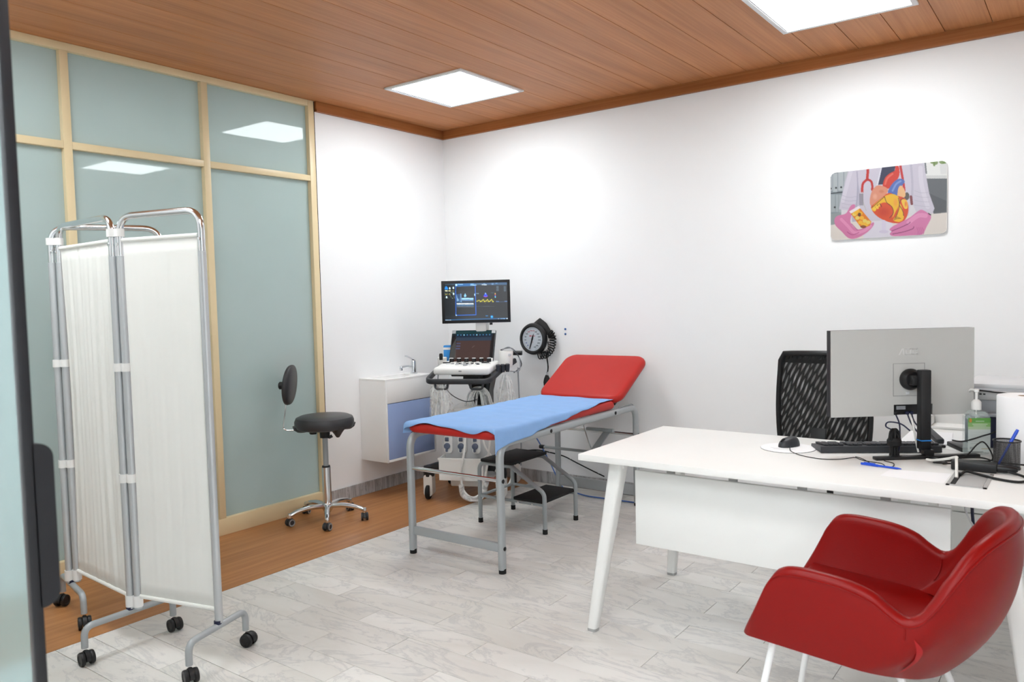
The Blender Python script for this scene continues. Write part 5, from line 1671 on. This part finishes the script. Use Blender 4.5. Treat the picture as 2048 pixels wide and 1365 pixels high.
o = MB().tube(smoothpath([(3.145, -1.545, DZ + 0.012), (3.165, -1.60, DZ + 0.004), (3.225, -1.655, DZ + 0.002), (3.30, -1.68, DZ + 0.002), (3.355, -1.655, DZ + 0.002), (3.385, -1.61, DZ + 0.002), (3.40, -1.60, DZ + 0.003), (3.44, -1.635, DZ + 0.002), (3.50, -1.655, DZ + 0.002), (3.525, -1.70, DZ + 0.002), (3.545, -1.69, DZ + 0.002), (3.535, -1.63, DZ + 0.002), (3.50, -1.60, DZ + 0.002), (3.505, -1.56, DZ + 0.008)], 8), 0.0016, 6).build('mouse_cable', 'black_rubber', None)
tag(o, 'thin black mouse cable winding over the desk towards the monitor', 'cable')
o = MB().tube(smoothpath([(3.40, -1.595, DZ + 0.0055), (3.43, -1.62, DZ + 0.005), (3.47, -1.672, DZ + 0.002), (3.49, -1.685, DZ + 0.002)], 8), 0.0016, 6).build('short_cable', 'black_rubber', None)
tag(o, 'short loose end of thin black cable above the blue pen', 'cable')

# ------------------------------------------------------------------ pens, paper
pn = thing('ballpoint_pen', 'blue ballpoint pen lying on the desk before the monitor', 'pen', (3.443, -1.702, DZ), math.atan2(-0.026, 0.132))
MB().lathe([(0, 0.0), (0.004, 0.0), (0.0045, 0.002), (0.0045, 0.060), (0, 0.060)], (0, 0, 0.0048), 12, 'x').build('cap', 'blue_plastic', pn)
MB().lathe([(0, 0.060), (0.0036, 0.060), (0.0036, 0.125), (0.0015, 0.138), (0, 0.140)], (0, 0, 0.0048), 12, 'x').build('barrel', 'blue_plastic', pn)
MB().box((0.03, 0, 0.0105), (0.04, 0.003, 0.0025)).build('clip', 'blue_plastic', pn)
pp_ = MB().prism([(3.535, -1.849), (3.727, -1.866), (3.728, -1.705), (3.545, -1.735)], DZ + 0.0002, DZ + 0.0007).build('paper_sheet', 'paper', None)
tag(pp_, 'white paper sheet lying before the foot of the monitor stand', 'paper')
# cable flap in the desk top
gr = thing('cable_flap', 'silver cable flap set in the desk top', 'cable flap', (3.79, -1.771, DZ))
g_ = MB()
for a, b in (((-0.056, -0.111), (0.056, -0.099)), ((-0.056, 0.099), (0.056, 0.111)), ((-0.056, -0.111), (-0.046, 0.111)), ((0.046, -0.111), (0.056, 0.111))):
    g_.span((a[0], a[1], 0.0), (b[0], b[1], 0.0028))
g_.build('flap_frame', 'silver_top', gr)
MB().span((-0.031, -0.097, 0.0), (0.044, 0.097, 0.0022), bev=0.0008).build('flap_lid', 'silver_top', gr)
MB().span((-0.046, -0.099, 0.0), (-0.032, 0.099, 0.0012)).build('flap_slot', 'black_rubber', gr)
o = MB().tube(smoothpath([(3.752, -1.775, DZ + 0.004), (3.748, -1.745, DZ + 0.035), (3.742, -1.70, DZ + 0.05), (3.735, -1.65, DZ + 0.048), (3.70, -1.605, DZ + 0.030), (3.655, -1.57, DZ + 0.014), (3.63, -1.545, DZ + 0.010)], 8), 0.0046, 8).build('white_cable', 'off_white', None)
tag(o, 'white cable rising out of the desk flap', 'cable')
o = MB().tube(smoothpath([(3.757, -1.73, DZ + 0.004), (3.77, -1.70, DZ + 0.012), (3.80, -1.70, DZ + 0.008), (3.86, -1.735, DZ + 0.005), (3.92, -1.75, DZ + 0.005), (3.945, -1.70, DZ + 0.005), (3.925, -1.655, DZ + 0.006), (3.885, -1.64, DZ + 0.012)], 8), 0.0042, 8).build('power_cable', 'black_rubber', None)
tag(o, 'black power cable curving from the adapter to the flap', 'cable')
ad = thing('power_adapter', 'black power adapter lying before the pen cup', 'power adapter', (3.785, -1.612, DZ), math.radians(0))
MB().box((0, 0, 0.016), (0.135, 0.052, 0.030), bev=0.004).build('adapter_body', 'black_plastic', ad)
MB().lathe([(0, 0), (0.013, 0), (0.014, 0.02), (0.011, 0.05), (0.006, 0.058), (0, 0.058)], (0.068, -0.006, 0.016), 12, 'x').build('adapter_plug', 'black_plastic', ad)
for lb, pts in (('black cable looped over the desk behind the adapter', [(3.715, -1.61, 0.016), (3.67, -1.60, 0.012), (3.655, -1.55, 0.004), (3.70, -1.50, 0.004), (3.77, -1.49, 0.005), (3.83, -1.50, 0.006)]),
                ('black cable bending round the front of the sanitizer bottle', [(3.60, -1.46, 0.006), (3.66, -1.44, 0.004), (3.73, -1.42, 0.005), (3.77, -1.38, 0.05), (3.79, -1.37, 0.058), (3.815, -1.40, 0.03), (3.82, -1.43, 0.006), (3.78, -1.455, 0.004), (3.70, -1.47, 0.004), (3.62, -1.50, 0.014)]),
                ('black cable running from the printer over the sanitizer bottle', [(3.68, -1.30, 0.045), (3.72, -1.335, 0.050), (3.78, -1.34, 0.075), (3.83, -1.31, 0.10), (3.845, -1.27, 0.16), (3.85, -1.21, 0.20)]),
                ('black cable lying across the desk to the paper roll', [(3.60, -1.44, 0.012), (3.68, -1.46, 0.006), (3.78, -1.40, 0.006), (3.84, -1.45, 0.005), (3.93, -1.46, 0.005), (3.98, -1.44, 0.005)])):
    o = MB().tube(smoothpath([(a, b, DZ + c) for a, b, c in pts], 8), 0.0028, 6).build('desk_cable', 'black_rubber', None)
    tag(o, lb, 'cable', 'loose cables on the desk')
# pen cup
pc = thing('pen_cup', 'round black wire mesh pen cup on the desk', 'pen cup', (3.872, -1.525, DZ))
pcm = MB().grid(lambda u, v: (0.040 * math.cos(2 * PI * u), 0.040 * math.sin(2 * PI * u), 0.004 + 0.092 * v), 48, 2).mesh('wire_wall', 'wire_net', 60)
uvl = pcm.uv_layers.new(name='UVMap')
for lp_ in pcm.loops:
    co = pcm.vertices[lp_.vertex_index].co
    uvl.data[lp_.index].uv = ((math.atan2(co.y, co.x) / (2 * PI) + 0.5) * 0.25, co.z)
put('wire_wall', pcm, pc)
MB().lathe([(0.0415, 0.0), (0.042, 0.003), (0.0415, 0.006), (0.0385, 0.006), (0.0385, 0.0), (0.0415, 0.0)], (0, 0, 0), 36).lathe([(0, 0), (0.04, 0), (0.04, 0.0015), (0, 0.0015)], (0, 0, 0), 36).build('cup_base', 'black_plastic', pc)
MB().tube([(0.041 * math.cos(2 * PI * k / 36), 0.041 * math.sin(2 * PI * k / 36), 0.097) for k in range(36)], 0.0025, 8, closed=True).build('rim', 'black_plastic', pc)
p2 = thing('ballpoint_pen', 'blue capped ballpoint pen standing in the wire mesh cup', 'pen', (3.872, -1.525, DZ + 0.004))
pdir = (Vector((0.030, 0.022, 0.130)) - Vector((-0.027, -0.02, 0.002)))
q_ = pdir.to_track_quat('Z', 'Y').to_matrix()
b0 = Vector((-0.027, -0.02, 0.002))
MB().lathe([(0, 0), (0.001, 0), (0.0036, 0.012), (0.0036, 0.105), (0, 0.105)], tuple(b0), 12, R=q_).build('barrel', 'blue_plastic', p2)
MB().lathe([(0, 0.095), (0.0052, 0.095), (0.0055, 0.135), (0.0046, 0.146), (0, 0.147)], tuple(b0), 12, R=q_).build('cap', 'blue_plastic', p2)
# sanitizer bottle
sb = thing('sanitizer_bottle', 'clear pump bottle of sanitizer with green label on the desk', 'bottle', (3.758, -1.300, DZ), math.radians(28))
def bott(w, d, z0, z1, z2, ins=0.0):
    m = MB()
    lv = [(0.90, z0), (1.0, z0 + 0.006), (1.0, z1), (0.82, z1 + 0.016), (0.36, z2 - 0.004), (0.30, z2)]
    rings = []
    for k, z in lv:
        rings.append([(a * (k if k < 0.9 or z == z0 else 1), b * (max(k, 0.5) if z > z1 else (k if z == z0 else 1)), z) for a, b in rrect(w - ins, d - ins, 0.018, 5)])
    n = len(rings[0])
    vs = [p for r in rings for p in r]
    fs = [tuple(range(n - 1, -1, -1))] + [(i * n + j, i * n + (j + 1) % n, (i + 1) * n + (j + 1) % n, (i + 1) * n + j) for i in range(len(rings) - 1) for j in range(n)] + [tuple((len(rings) - 1) * n + j for j in range(n))]
    return m.add(vs, fs)
bott(0.086, 0.052, 0.0, 0.142, 0.172).build('bottle_body', 'clear', sb, 40)
def blabel():
    c = Canvas(60, 84, (226, 234, 230))
    c.rect(0, 0, 1, 0.26, (110, 178, 84)); c.rect(0, 0.14, 1, 0.26, (150, 200, 120)); c.rect(0, 0.26, 1, 0.34, (198, 222, 180))
    c.blob(0.12, 0.08, 0.06, 0.06, (226, 150, 60))
    for x0, x1, y in ((0.34, 0.72, 0.10), (0.2, 0.86, 0.19), (0.24, 0.80, 0.24)):
        c.rect(x0, y - 0.012, x1, y + 0.012, (236, 244, 230), 0.8)
    for k in range(7):
        c.rect(0.12, 0.42 + 0.055 * k, 0.9 - 0.06 * (k % 3), 0.43 + 0.055 * k, (186, 196, 196), 0.8)
    for k in range(9):
        c.rect(0.10 + 0.022 * k, 0.86, 0.11 + 0.022 * k, 0.93, (90, 100, 100))
    c.rect(0.6, 0.9, 0.92, 0.925, (190, 170, 120), 0.7)
    return c
put('bottle_label', print_mesh('bottle_label', blabel(), lambda u, v: ((u - 0.5) * 0.078, -0.0265, 0.014 + 0.126 * (1 - v)), 'print'), sb)
MB().lathe([(0, 0.168), (0.017, 0.168), (0.017, 0.196), (0.013, 0.202), (0.009, 0.206), (0, 0.206)], (0, 0, 0), 20).build('pump_collar', 'white_plastic', sb)
MB().lathe([(0, 0.206), (0.005, 0.206), (0.005, 0.232), (0.009, 0.236), (0.009, 0.244), (0, 0.245)], (0, 0, 0), 14).build('pump_stem', 'white_plastic', sb)
MB().sweep([(0.006, 0.0, 0.241), (-0.006, 0.03, 0.240), (-0.008, 0.040, 0.232)], rrect(0.011, 0.008, 0.003, 2), side=(1, 0, 0)).build('pump_nozzle', 'white_plastic', sb)
MB().lathe([(0, 0.02), (0.0025, 0.02), (0.0025, 0.17), (0, 0.17)], (0, 0, 0), 8).build('dip_tube', 'white_plastic', sb)
# webcam-like black plug behind the pump
o = MB().box((0, 0, 0), (0.022, 0.018, 0.020), bev=0.003).build('usb_plug', 'black_plastic', None, loc=(3.728, -1.186, 0.955))
tag(o, 'small black plug at the front of the printer above the bottle', 'plug')
o = MB().tube(smoothpath([(3.738, -1.190, 0.955), (3.80, -1.195, 0.95), (3.86, -1.20, 0.94), (3.87, -1.20, 0.88)], 8), 0.003, 6).build('printer_cable', 'black_rubber', None)
tag(o, 'black cable hanging down the front of the printer', 'cable')
# paper roll
pr_ = thing('paper_roll', 'white paper towel roll standing at the right edge', 'paper roll', (3.912, -1.345, DZ))
MB().lathe([(0.022, 0.0), (0.084, 0.0), (0.086, 0.004), (0.086, 0.230), (0.084, 0.234), (0.022, 0.234), (0.022, 0.0)], (0, 0, 0), 48).build('roll', 'paper', pr_)
MB().lathe([(0.0195, 0.001), (0.0215, 0.001), (0.0215, 0.233), (0.0195, 0.233), (0.0195, 0.001)], (0, 0, 0), 24).build('core', M('cardboard', (188, 160, 130), 0.8), pr_)
# stapler
sp = thing('stapler', 'black stapler on the desk right of the monitor stand', 'stapler', (3.600, -1.175, DZ), math.radians(-62))
MB().box((0, 0, 0.006), (0.15, 0.034, 0.010), bev=0.003).build('stapler_base', 'black_plastic', sp)
stt = Matrix.Rotation(math.radians(10), 3, 'Y')
MB().box((-0.004, 0, 0.036), (0.145, 0.030, 0.022), bev=0.006, R=stt).build('stapler_arm', 'charcoal', sp)
MB().box((0.004, 0, 0.022), (0.135, 0.016, 0.010), R=stt).build('magazine', 'satin', sp)
# printer and papers on the side table
pt = thing('printer', 'grey and black office printer on the side table', 'printer', (3.925, -0.975, DZ))
MB().box((0, 0.0, 0.065), (0.44, 0.38, 0.125), bev=0.008).build('printer_base', 'navy_cable', pt)
MB().box((0, 0.0, 0.178), (0.45, 0.39, 0.105), bev=0.010).build('printer_body', 'mid_grey', pt)
MB().box((0, 0.02, 0.238), (0.44, 0.34, 0.020), bev=0.006).build('scanner_lid', 'light_grey', pt)
MB().box((-0.04, -0.198, 0.208), (0.34, 0.012, 0.036), bev=0.004).build('control_panel', 'silver_top', pt)
MB().prism([(-0.10, 0.222), (0.07, 0.222), (0.05, 0.194), (0.0, 0.194)], -0.203, -0.206, lambda a, b, h: (a, h, b)).build('panel_display', 'glass_black', pt)
for k in range(2):
    MB().box((-0.165 + 0.012 * k, -0.2045, 0.213), (0.008, 0.002, 0.006)).build('panel_key', 'black_plastic', pt)
MB().box((0.0, -0.205, 0.134), (0.40, 0.03, 0.012), bev=0.003).build('output_lip', 'mid_grey', pt)
o = MB().prism([(3.475, -1.22), (3.66, -1.17), (3.63, -0.88), (3.47, -0.90)], DZ + 0.0002, DZ + 0.004).build('paper_stack', 'paper', None)
tag(o, 'stack of white paper on the side table left of the printer', 'paper')
tb_ = thing('paper_tray', 'small white plastic tray holding paper beside the printer', 'tray', (3.60, -0.72, DZ))
MB().box((0, 0, 0.006), (0.16, 0.12, 0.012), bev=0.003).build('tray_floor', 'white_plastic', tb_)
for s in (-1, 1):
    MB().box((s * 0.076, 0, 0.030), (0.012, 0.12, 0.05), bev=0.003).build('tray_side', 'white_plastic', tb_)
MB().box((0, 0.056, 0.035), (0.14, 0.008, 0.06), bev=0.003).build('tray_back', 'white_plastic', tb_)
o = MB().box((0, 0, 0.009), (0.08, 0.14, 0.018), bev=0.004).build('desk_phone_base', 'black_plastic', None, loc=(3.712, -1.215, DZ), rz=math.radians(28))
o.name = 'document_holder'
tag(o, 'flat black box lying between stapler and printer', 'box')
# cables under the desk
for lb, m_, pts in (('dark blue cable hanging under the right end of the desk', 'navy_cable', [(3.80, -1.80, 0.70), (3.80, -1.80, 0.62), (3.81, -1.78, 0.55), (3.86, -1.74, 0.45), (3.93, -1.70, 0.30), (3.97, -1.66, 0.12), (4.02, -1.62, 0.02)]),
                    ('thin grey cable hanging under the right end of the desk', 'light_grey', [(3.78, -1.84, 0.70), (3.79, -1.83, 0.62), (3.84, -1.80, 0.54), (3.92, -1.76, 0.46)])):
    o = MB().tube(smoothpath(pts, 8), 0.005 if 'dark' in lb else 0.003, 7).build('hanging_cable', m_, None)
    tag(o, lb, 'cable')

# ================================================================== MESH OFFICE CHAIR
oc = thing('office_chair', 'black office chair with see-through mesh back behind the desk', 'chair', (3.062, -0.78, 0), math.radians(184))
def back_pt(u, v, off=0.0):
    # u across 0..1, v up 0..1; waisted outline, gently curved
    hw_ = 0.192 + 0.02 * math.sin(PI * min(1, v * 1.1))
    x = (2 * u - 1) * hw_
    yy = 0.02 + 0.05 * (x / 0.2) ** 2 * -1 + 0.06 * (v - 0.3) ** 2
    return (x, yy + off, 0.52 + 0.53 * v)
fr_ = []
for v in np.linspace(0.0, 0.93, 12):
    fr_.append(back_pt(0, v))
for u in np.linspace(0.06, 0.94, 10):
    p = back_pt(u, 1.0)
    fr_.append((p[0], p[1], p[2] + 0.006 * math.sin(PI * u)))
for v in np.linspace(0.93, 0.0, 12):
    fr_.append(back_pt(1, v))
for u in np.linspace(0.9, 0.1, 6):
    fr_.append(back_pt(u, 0.0))
MB().tube(fr_, 0.013, 10, closed=True).build('back_frame', 'black_plastic', oc)
MB().grid(lambda u, v: back_pt(0.02 + 0.96 * u, 0.01 + 0.98 * v, -0.008), 20, 24).build('back_mesh', 'net_fabric', oc, 80)
MB().grid(lambda u, v: back_pt(0.02 + 0.96 * u, 0.01 + 0.98 * v, 0.012), 20, 24).build('back_mesh', 'net_fabric2', oc, 80)
MB().grid(lambda u, v: (lambda p: (p[0], p[1], p[2] - 0.045 * (1 - v)))(back_pt(0.02 + 0.96 * u, 1.0, -0.012)), 16, 3).build('top_band', 'black_rubber', oc, 80)
MB().box((0, 0.05, 0.60), (0.30, 0.03, 0.07), bev=0.01).build('lumbar_support', 'black_plastic', oc)
MB().sweep(smoothpath([(0, 0.07, 0.70), (0, 0.09, 0.55), (0, 0.04, 0.44), (0, -0.15, 0.42)], 5), rrect(0.07, 0.02, 0.006, 2), side=(1, 0, 0)).build('back_bracket', 'black_plastic', oc)
MB().box((0, -0.22, 0.465), (0.47, 0.46, 0.07), bev=0.03, seg=4).build('seat', 'black_rubber', oc)
MB().lathe([(0, 0.10), (0.026, 0.10), (0.026, 0.30), (0.016, 0.30), (0.016, 0.43), (0, 0.43)], (0, -0.20, 0), 16).build('column', 'black_plastic', oc)
for k in range(5):
    a = math.radians(20 + 72 * k)
    d = Vector((math.cos(a), math.sin(a), 0))
    lg2 = MB().sweep([Vector((0, -0.20, 0.10)), Vector((0, -0.20, 0.085)) + d * 0.16, Vector((0, -0.20, 0.065)) + d * 0.28], rrect(0.04, 0.026, 0.008, 2), side=(-d.y, d.x, 0)).build('leg', 'black_plastic', oc)
    twin_caster(lg2, (d.x * 0.285, -0.20 + d.y * 0.285, 0), a, 0.026, 0.05, 0.0)

# ================================================================== RED ARMCHAIR
ch = thing('armchair', 'red leatherette armchair on thin white legs at the front of the desk', 'armchair', (3.37, -2.415, 0))
# local x runs from the front edge (0) to the back, local y across
def plan(s, af, ac, ra, rb, sh=1.0):
    k = abs(s)
    sg = 1 if s >= 0 else -1
    if k >= 0.5:
        t = (k - 0.5) / 0.5
        a = ac + (af - ac) * t
        return a, sg * rb
    th = k / 0.5 * PI / 2
    ex = 1.0
    return ac + ra * math.cos(th) ** ex, sg * rb * math.sin(th) ** ex
RIMP = [(-0.1, 0.766), (0.0, 0.768), (0.12, 0.765), (0.22, 0.747), (0.29, 0.715), (0.35, 0.666), (0.40, 0.615), (0.445, 0.578), (0.49, 0.567), (0.54, 0.583),
        (0.60, 0.610), (0.69, 0.629), (0.80, 0.638), (0.90, 0.640), (0.96, 0.629), (1.0, 0.598), (1.04, 0.55)]
def rim_h(s):
    x = abs(s)
    for i in range(1, len(RIMP) - 2):
        (x1, y1), (x2, y2) = RIMP[i], RIMP[i + 1]
        if x <= x2:
            m1 = (RIMP[i + 1][1] - RIMP[i - 1][1]) / (RIMP[i + 1][0] - RIMP[i - 1][0])
            m2 = (RIMP[i + 2][1] - RIMP[i][1]) / (RIMP[i + 2][0] - RIMP[i][0])
            h = x2 - x1
            t = (x - x1) / h
            return (2 * t ** 3 - 3 * t * t + 1) * y1 + (t ** 3 - 2 * t * t + t) * h * m1 + (3 * t * t - 2 * t ** 3) * y2 + (t ** 3 - t * t) * h * m2
    return RIMP[-2][1]
def bot_z(a, b=0.262):
    return 0.442 - 0.030 * min(1, max(0, a / 0.40)) - 0.052 * (1 - min(1, abs(b) / 0.262)) * min(1, max(0, (a - 0.1) / 0.3))
def shell_out(s, t):
    # narrow upwards towards the top of the back
    B = plan(s, 0.010, 0.27, 0.175, 0.262)
    T = plan(s, 0.068, 0.385, 0.222, 0.300)
    g = 1 - (1 - t) ** 2.6
    k = abs(s)
    a = B[0] + (T[0] - B[0]) * g
    if k > 0.55:     # front edges of the arms lean back evenly
        w = min(1, (k - 0.55) / 0.35)
        a = a * (1 - w) + (B[0] + (T[0] - B[0]) * t) * w
    b = B[1] + (T[1] - B[1]) * (1 - (1 - t) ** 1.7)
    top = rim_h(s)
    # back top rounds inwards a little
    zb = bot_z(B[0], B[1])
    z = zb + (top - zb) * t
    if z > 0.66:
        q = (z - 0.66) / 0.16
        a -= 0.016 * q * q
        b *= 1 - 0.08 * q
    return Vector((a, b, z))
def shell_n(s, t):
    e = 0.01
    s0 = s
    s = max(-0.86, min(0.86, s))
    p = shell_out(min(1, s + e), t) - shell_out(max(-1, s - e), t)
    q = shell_out(s, min(1, t + e)) - shell_out(s, max(0, t - e))
    n = p.cross(q)
    n.normalize()
    c = shell_out(s, t)
    if n.dot(Vector((0.30, 0, c.z)) - c) < 0:
        n = -n
    return n
sh_ = MB()
NS, NO, NR, NI = 112, 16, 6, 14
rows = []
for i in range(NS + 1):
    s = -1 + 2 * i / NS
    k = abs(s)
    th = 0.038
    col = [shell_out(s, j / NO) for j in range(NO + 1)]
    n1 = shell_n(s, 0.97)
    topo = col[-1]
    upv = (shell_out(s, 1.0) - shell_out(s, 0.95)).normalized()
    for j in range(1, NR):
        a = PI * j / NR
        col.append(topo + n1 * (th / 2) * (1 - math.cos(a)) + upv * (th / 2) * math.sin(a))
    for j in range(NI + 1):
        t = 1 - j / NI * 0.86
        col.append(shell_out(s, t) + shell_n(s, t) * th)
    mid = [shell_out(s, j / NO) + shell_n(s, j / NO) * th / 2 for j in range(NO + 1)] + [topo + n1 * th / 2] * (NR - 1)
    mid += [shell_out(s, 1 - j / NI * 0.86) + shell_n(s, 1 - j / NI * 0.86) * th / 2 for j in range(NI + 1)]
    caps_ = []
    if i in (0, NS):
        sg = 1 if i else -1
        fw_ = [(shell_out(s, min(1, max(0, t))) - shell_out(s - sg * 0.03, min(1, max(0, t)))).normalized() for t in [j / NO for j in range(NO + 1)] + [1.0] * (NR - 1) + [1 - j / NI * 0.86 for j in range(NI + 1)]]
        for q in range(1, 6):
            ph_ = PI / 2 * q / 5
            caps_.append([m + (p - m) * math.cos(ph_) + f * (th / 2) * math.sin(ph_) for p, m, f in zip(col, mid, fw_)])
    if i == 0:
        rows += caps_[::-1]
    rows.append(col)
    if i == NS:
        rows += caps_
m_ = len(rows[0])
sh_.v = [tuple(p) for r in rows for p in r]
sh_.f = [(i * m_ + j, (i + 1) * m_ + j, (i + 1) * m_ + j + 1, i * m_ + j + 1) for i in range(len(rows) - 1) for j in range(m_ - 1)]
sh_.build('shell', 'chair_leather', ch, 60)
# seat: upholstered pan that closes the shell below
se = MB()
SN = 56
def seat_ring(kx, ky, dz, z=None):
    out = []
    for i in range(SN + 1):
        s = -1 + 2 * i / SN
        B = plan(s, 0.035, 0.27, 0.175, 0.262)
        a = 0.21 + (B[0] - 0.21) * (kx if B[0] > 0.21 else min(kx, 1.0))
        out.append(Vector((a, B[1] * ky, (bot_z(B[0], B[1]) if z is None else z) + dz)))
    return out
rings = [seat_ring(0.55, 0.55, -0.006), seat_ring(0.93, 0.93, -0.006), seat_ring(0.998, 0.998, 0.002), seat_ring(1.02, 1.0, 0.020), seat_ring(1.07, 1.0, 0.040), seat_ring(1.12, 1.0, 0.056), seat_ring(0.98, 0.92, 0.060), seat_ring(0.6, 0.6, 0.050), seat_ring(0.25, 0.25, 0.046)]
n = SN + 1
se.v = [tuple(p) for r in rings for p in r]
for i in range(len(rings) - 1):
    for j in range(n):
        j2 = (j + 1) % n
        se.f.append((i * n + j, i * n + j2, (i + 1) * n + j2, (i + 1) * n + j))
se.f.append(tuple(range(n)))
se.f.append(tuple((len(rings) - 1) * n + j for j in range(n)))
se.build('seat', 'chair_leather', ch, 50)
# seams: slit where back and arm panels meet, and piping along the rim
for sg in (-1, 1):
    sl_ = MB()
    vs, fs = [], []
    for j in range(15):
        t = 0.03 + 0.80 * j / 14
        w = 0.015 * math.sin(PI * min(1, (j + 0.3) / 14.3)) * 0.7
        for ds in (-w, w):
            sc_ = sg * (0.36 + 0.125 * t) + ds
            q = shell_out(sc_, t) - shell_n(sc_, t) * 0.003
            vs.append(q)
    fs = [(2 * j, 2 * j + 1, 2 * j + 3, 2 * j + 2) for j in range(14)]
    sl_.add(vs, fs).build('slit', 'chair_seam', ch, 60)
    ln_ = [shell_out(sg * 0.49, 0.80 + 0.2 * j / 5) - shell_n(sg * 0.49, 0.9) * 0.0005 for j in range(6)]
    ln_ += [shell_out(sg * 0.49, 1 - 0.5 * j / 8) + shell_n(sg * 0.49, 1 - 0.5 * j / 8) * 0.0405 for j in range(9)]
    MB().tube(ln_, 0.0018, 6).build('seam', 'chair_leather', ch)
MB().tube([shell_out(-0.97 + 1.94 * j / 90, 0.985) - shell_n(-0.97 + 1.94 * j / 90, 0.97) * 0.001 + Vector((0, 0, 0.004)) for j in range(91)], 0.0022, 6).build('piping', 'chair_leather', ch)
# legs
for (tx, ty, fx, fy) in ((0.06, -0.20, -0.02, -0.25), (0.06, 0.20, -0.02, 0.25), (0.36, -0.19, 0.50, -0.25), (0.36, 0.19, 0.50, 0.25)):
    MB().tube([(tx, ty, bot_z(tx, ty) + 0.004), (fx, fy, 0.004)], 0.0095, 12).build('leg', 'white_metal', ch)
MB().tube([(0.06, -0.20, 0.430), (0.06, 0.20, 0.430)], 0.008, 10).build('leg_brace', 'white_metal', ch)
MB().tube([(0.36, -0.19, 0.395), (0.36, 0.19, 0.395)], 0.008, 10).build('leg_brace', 'white_metal', ch)
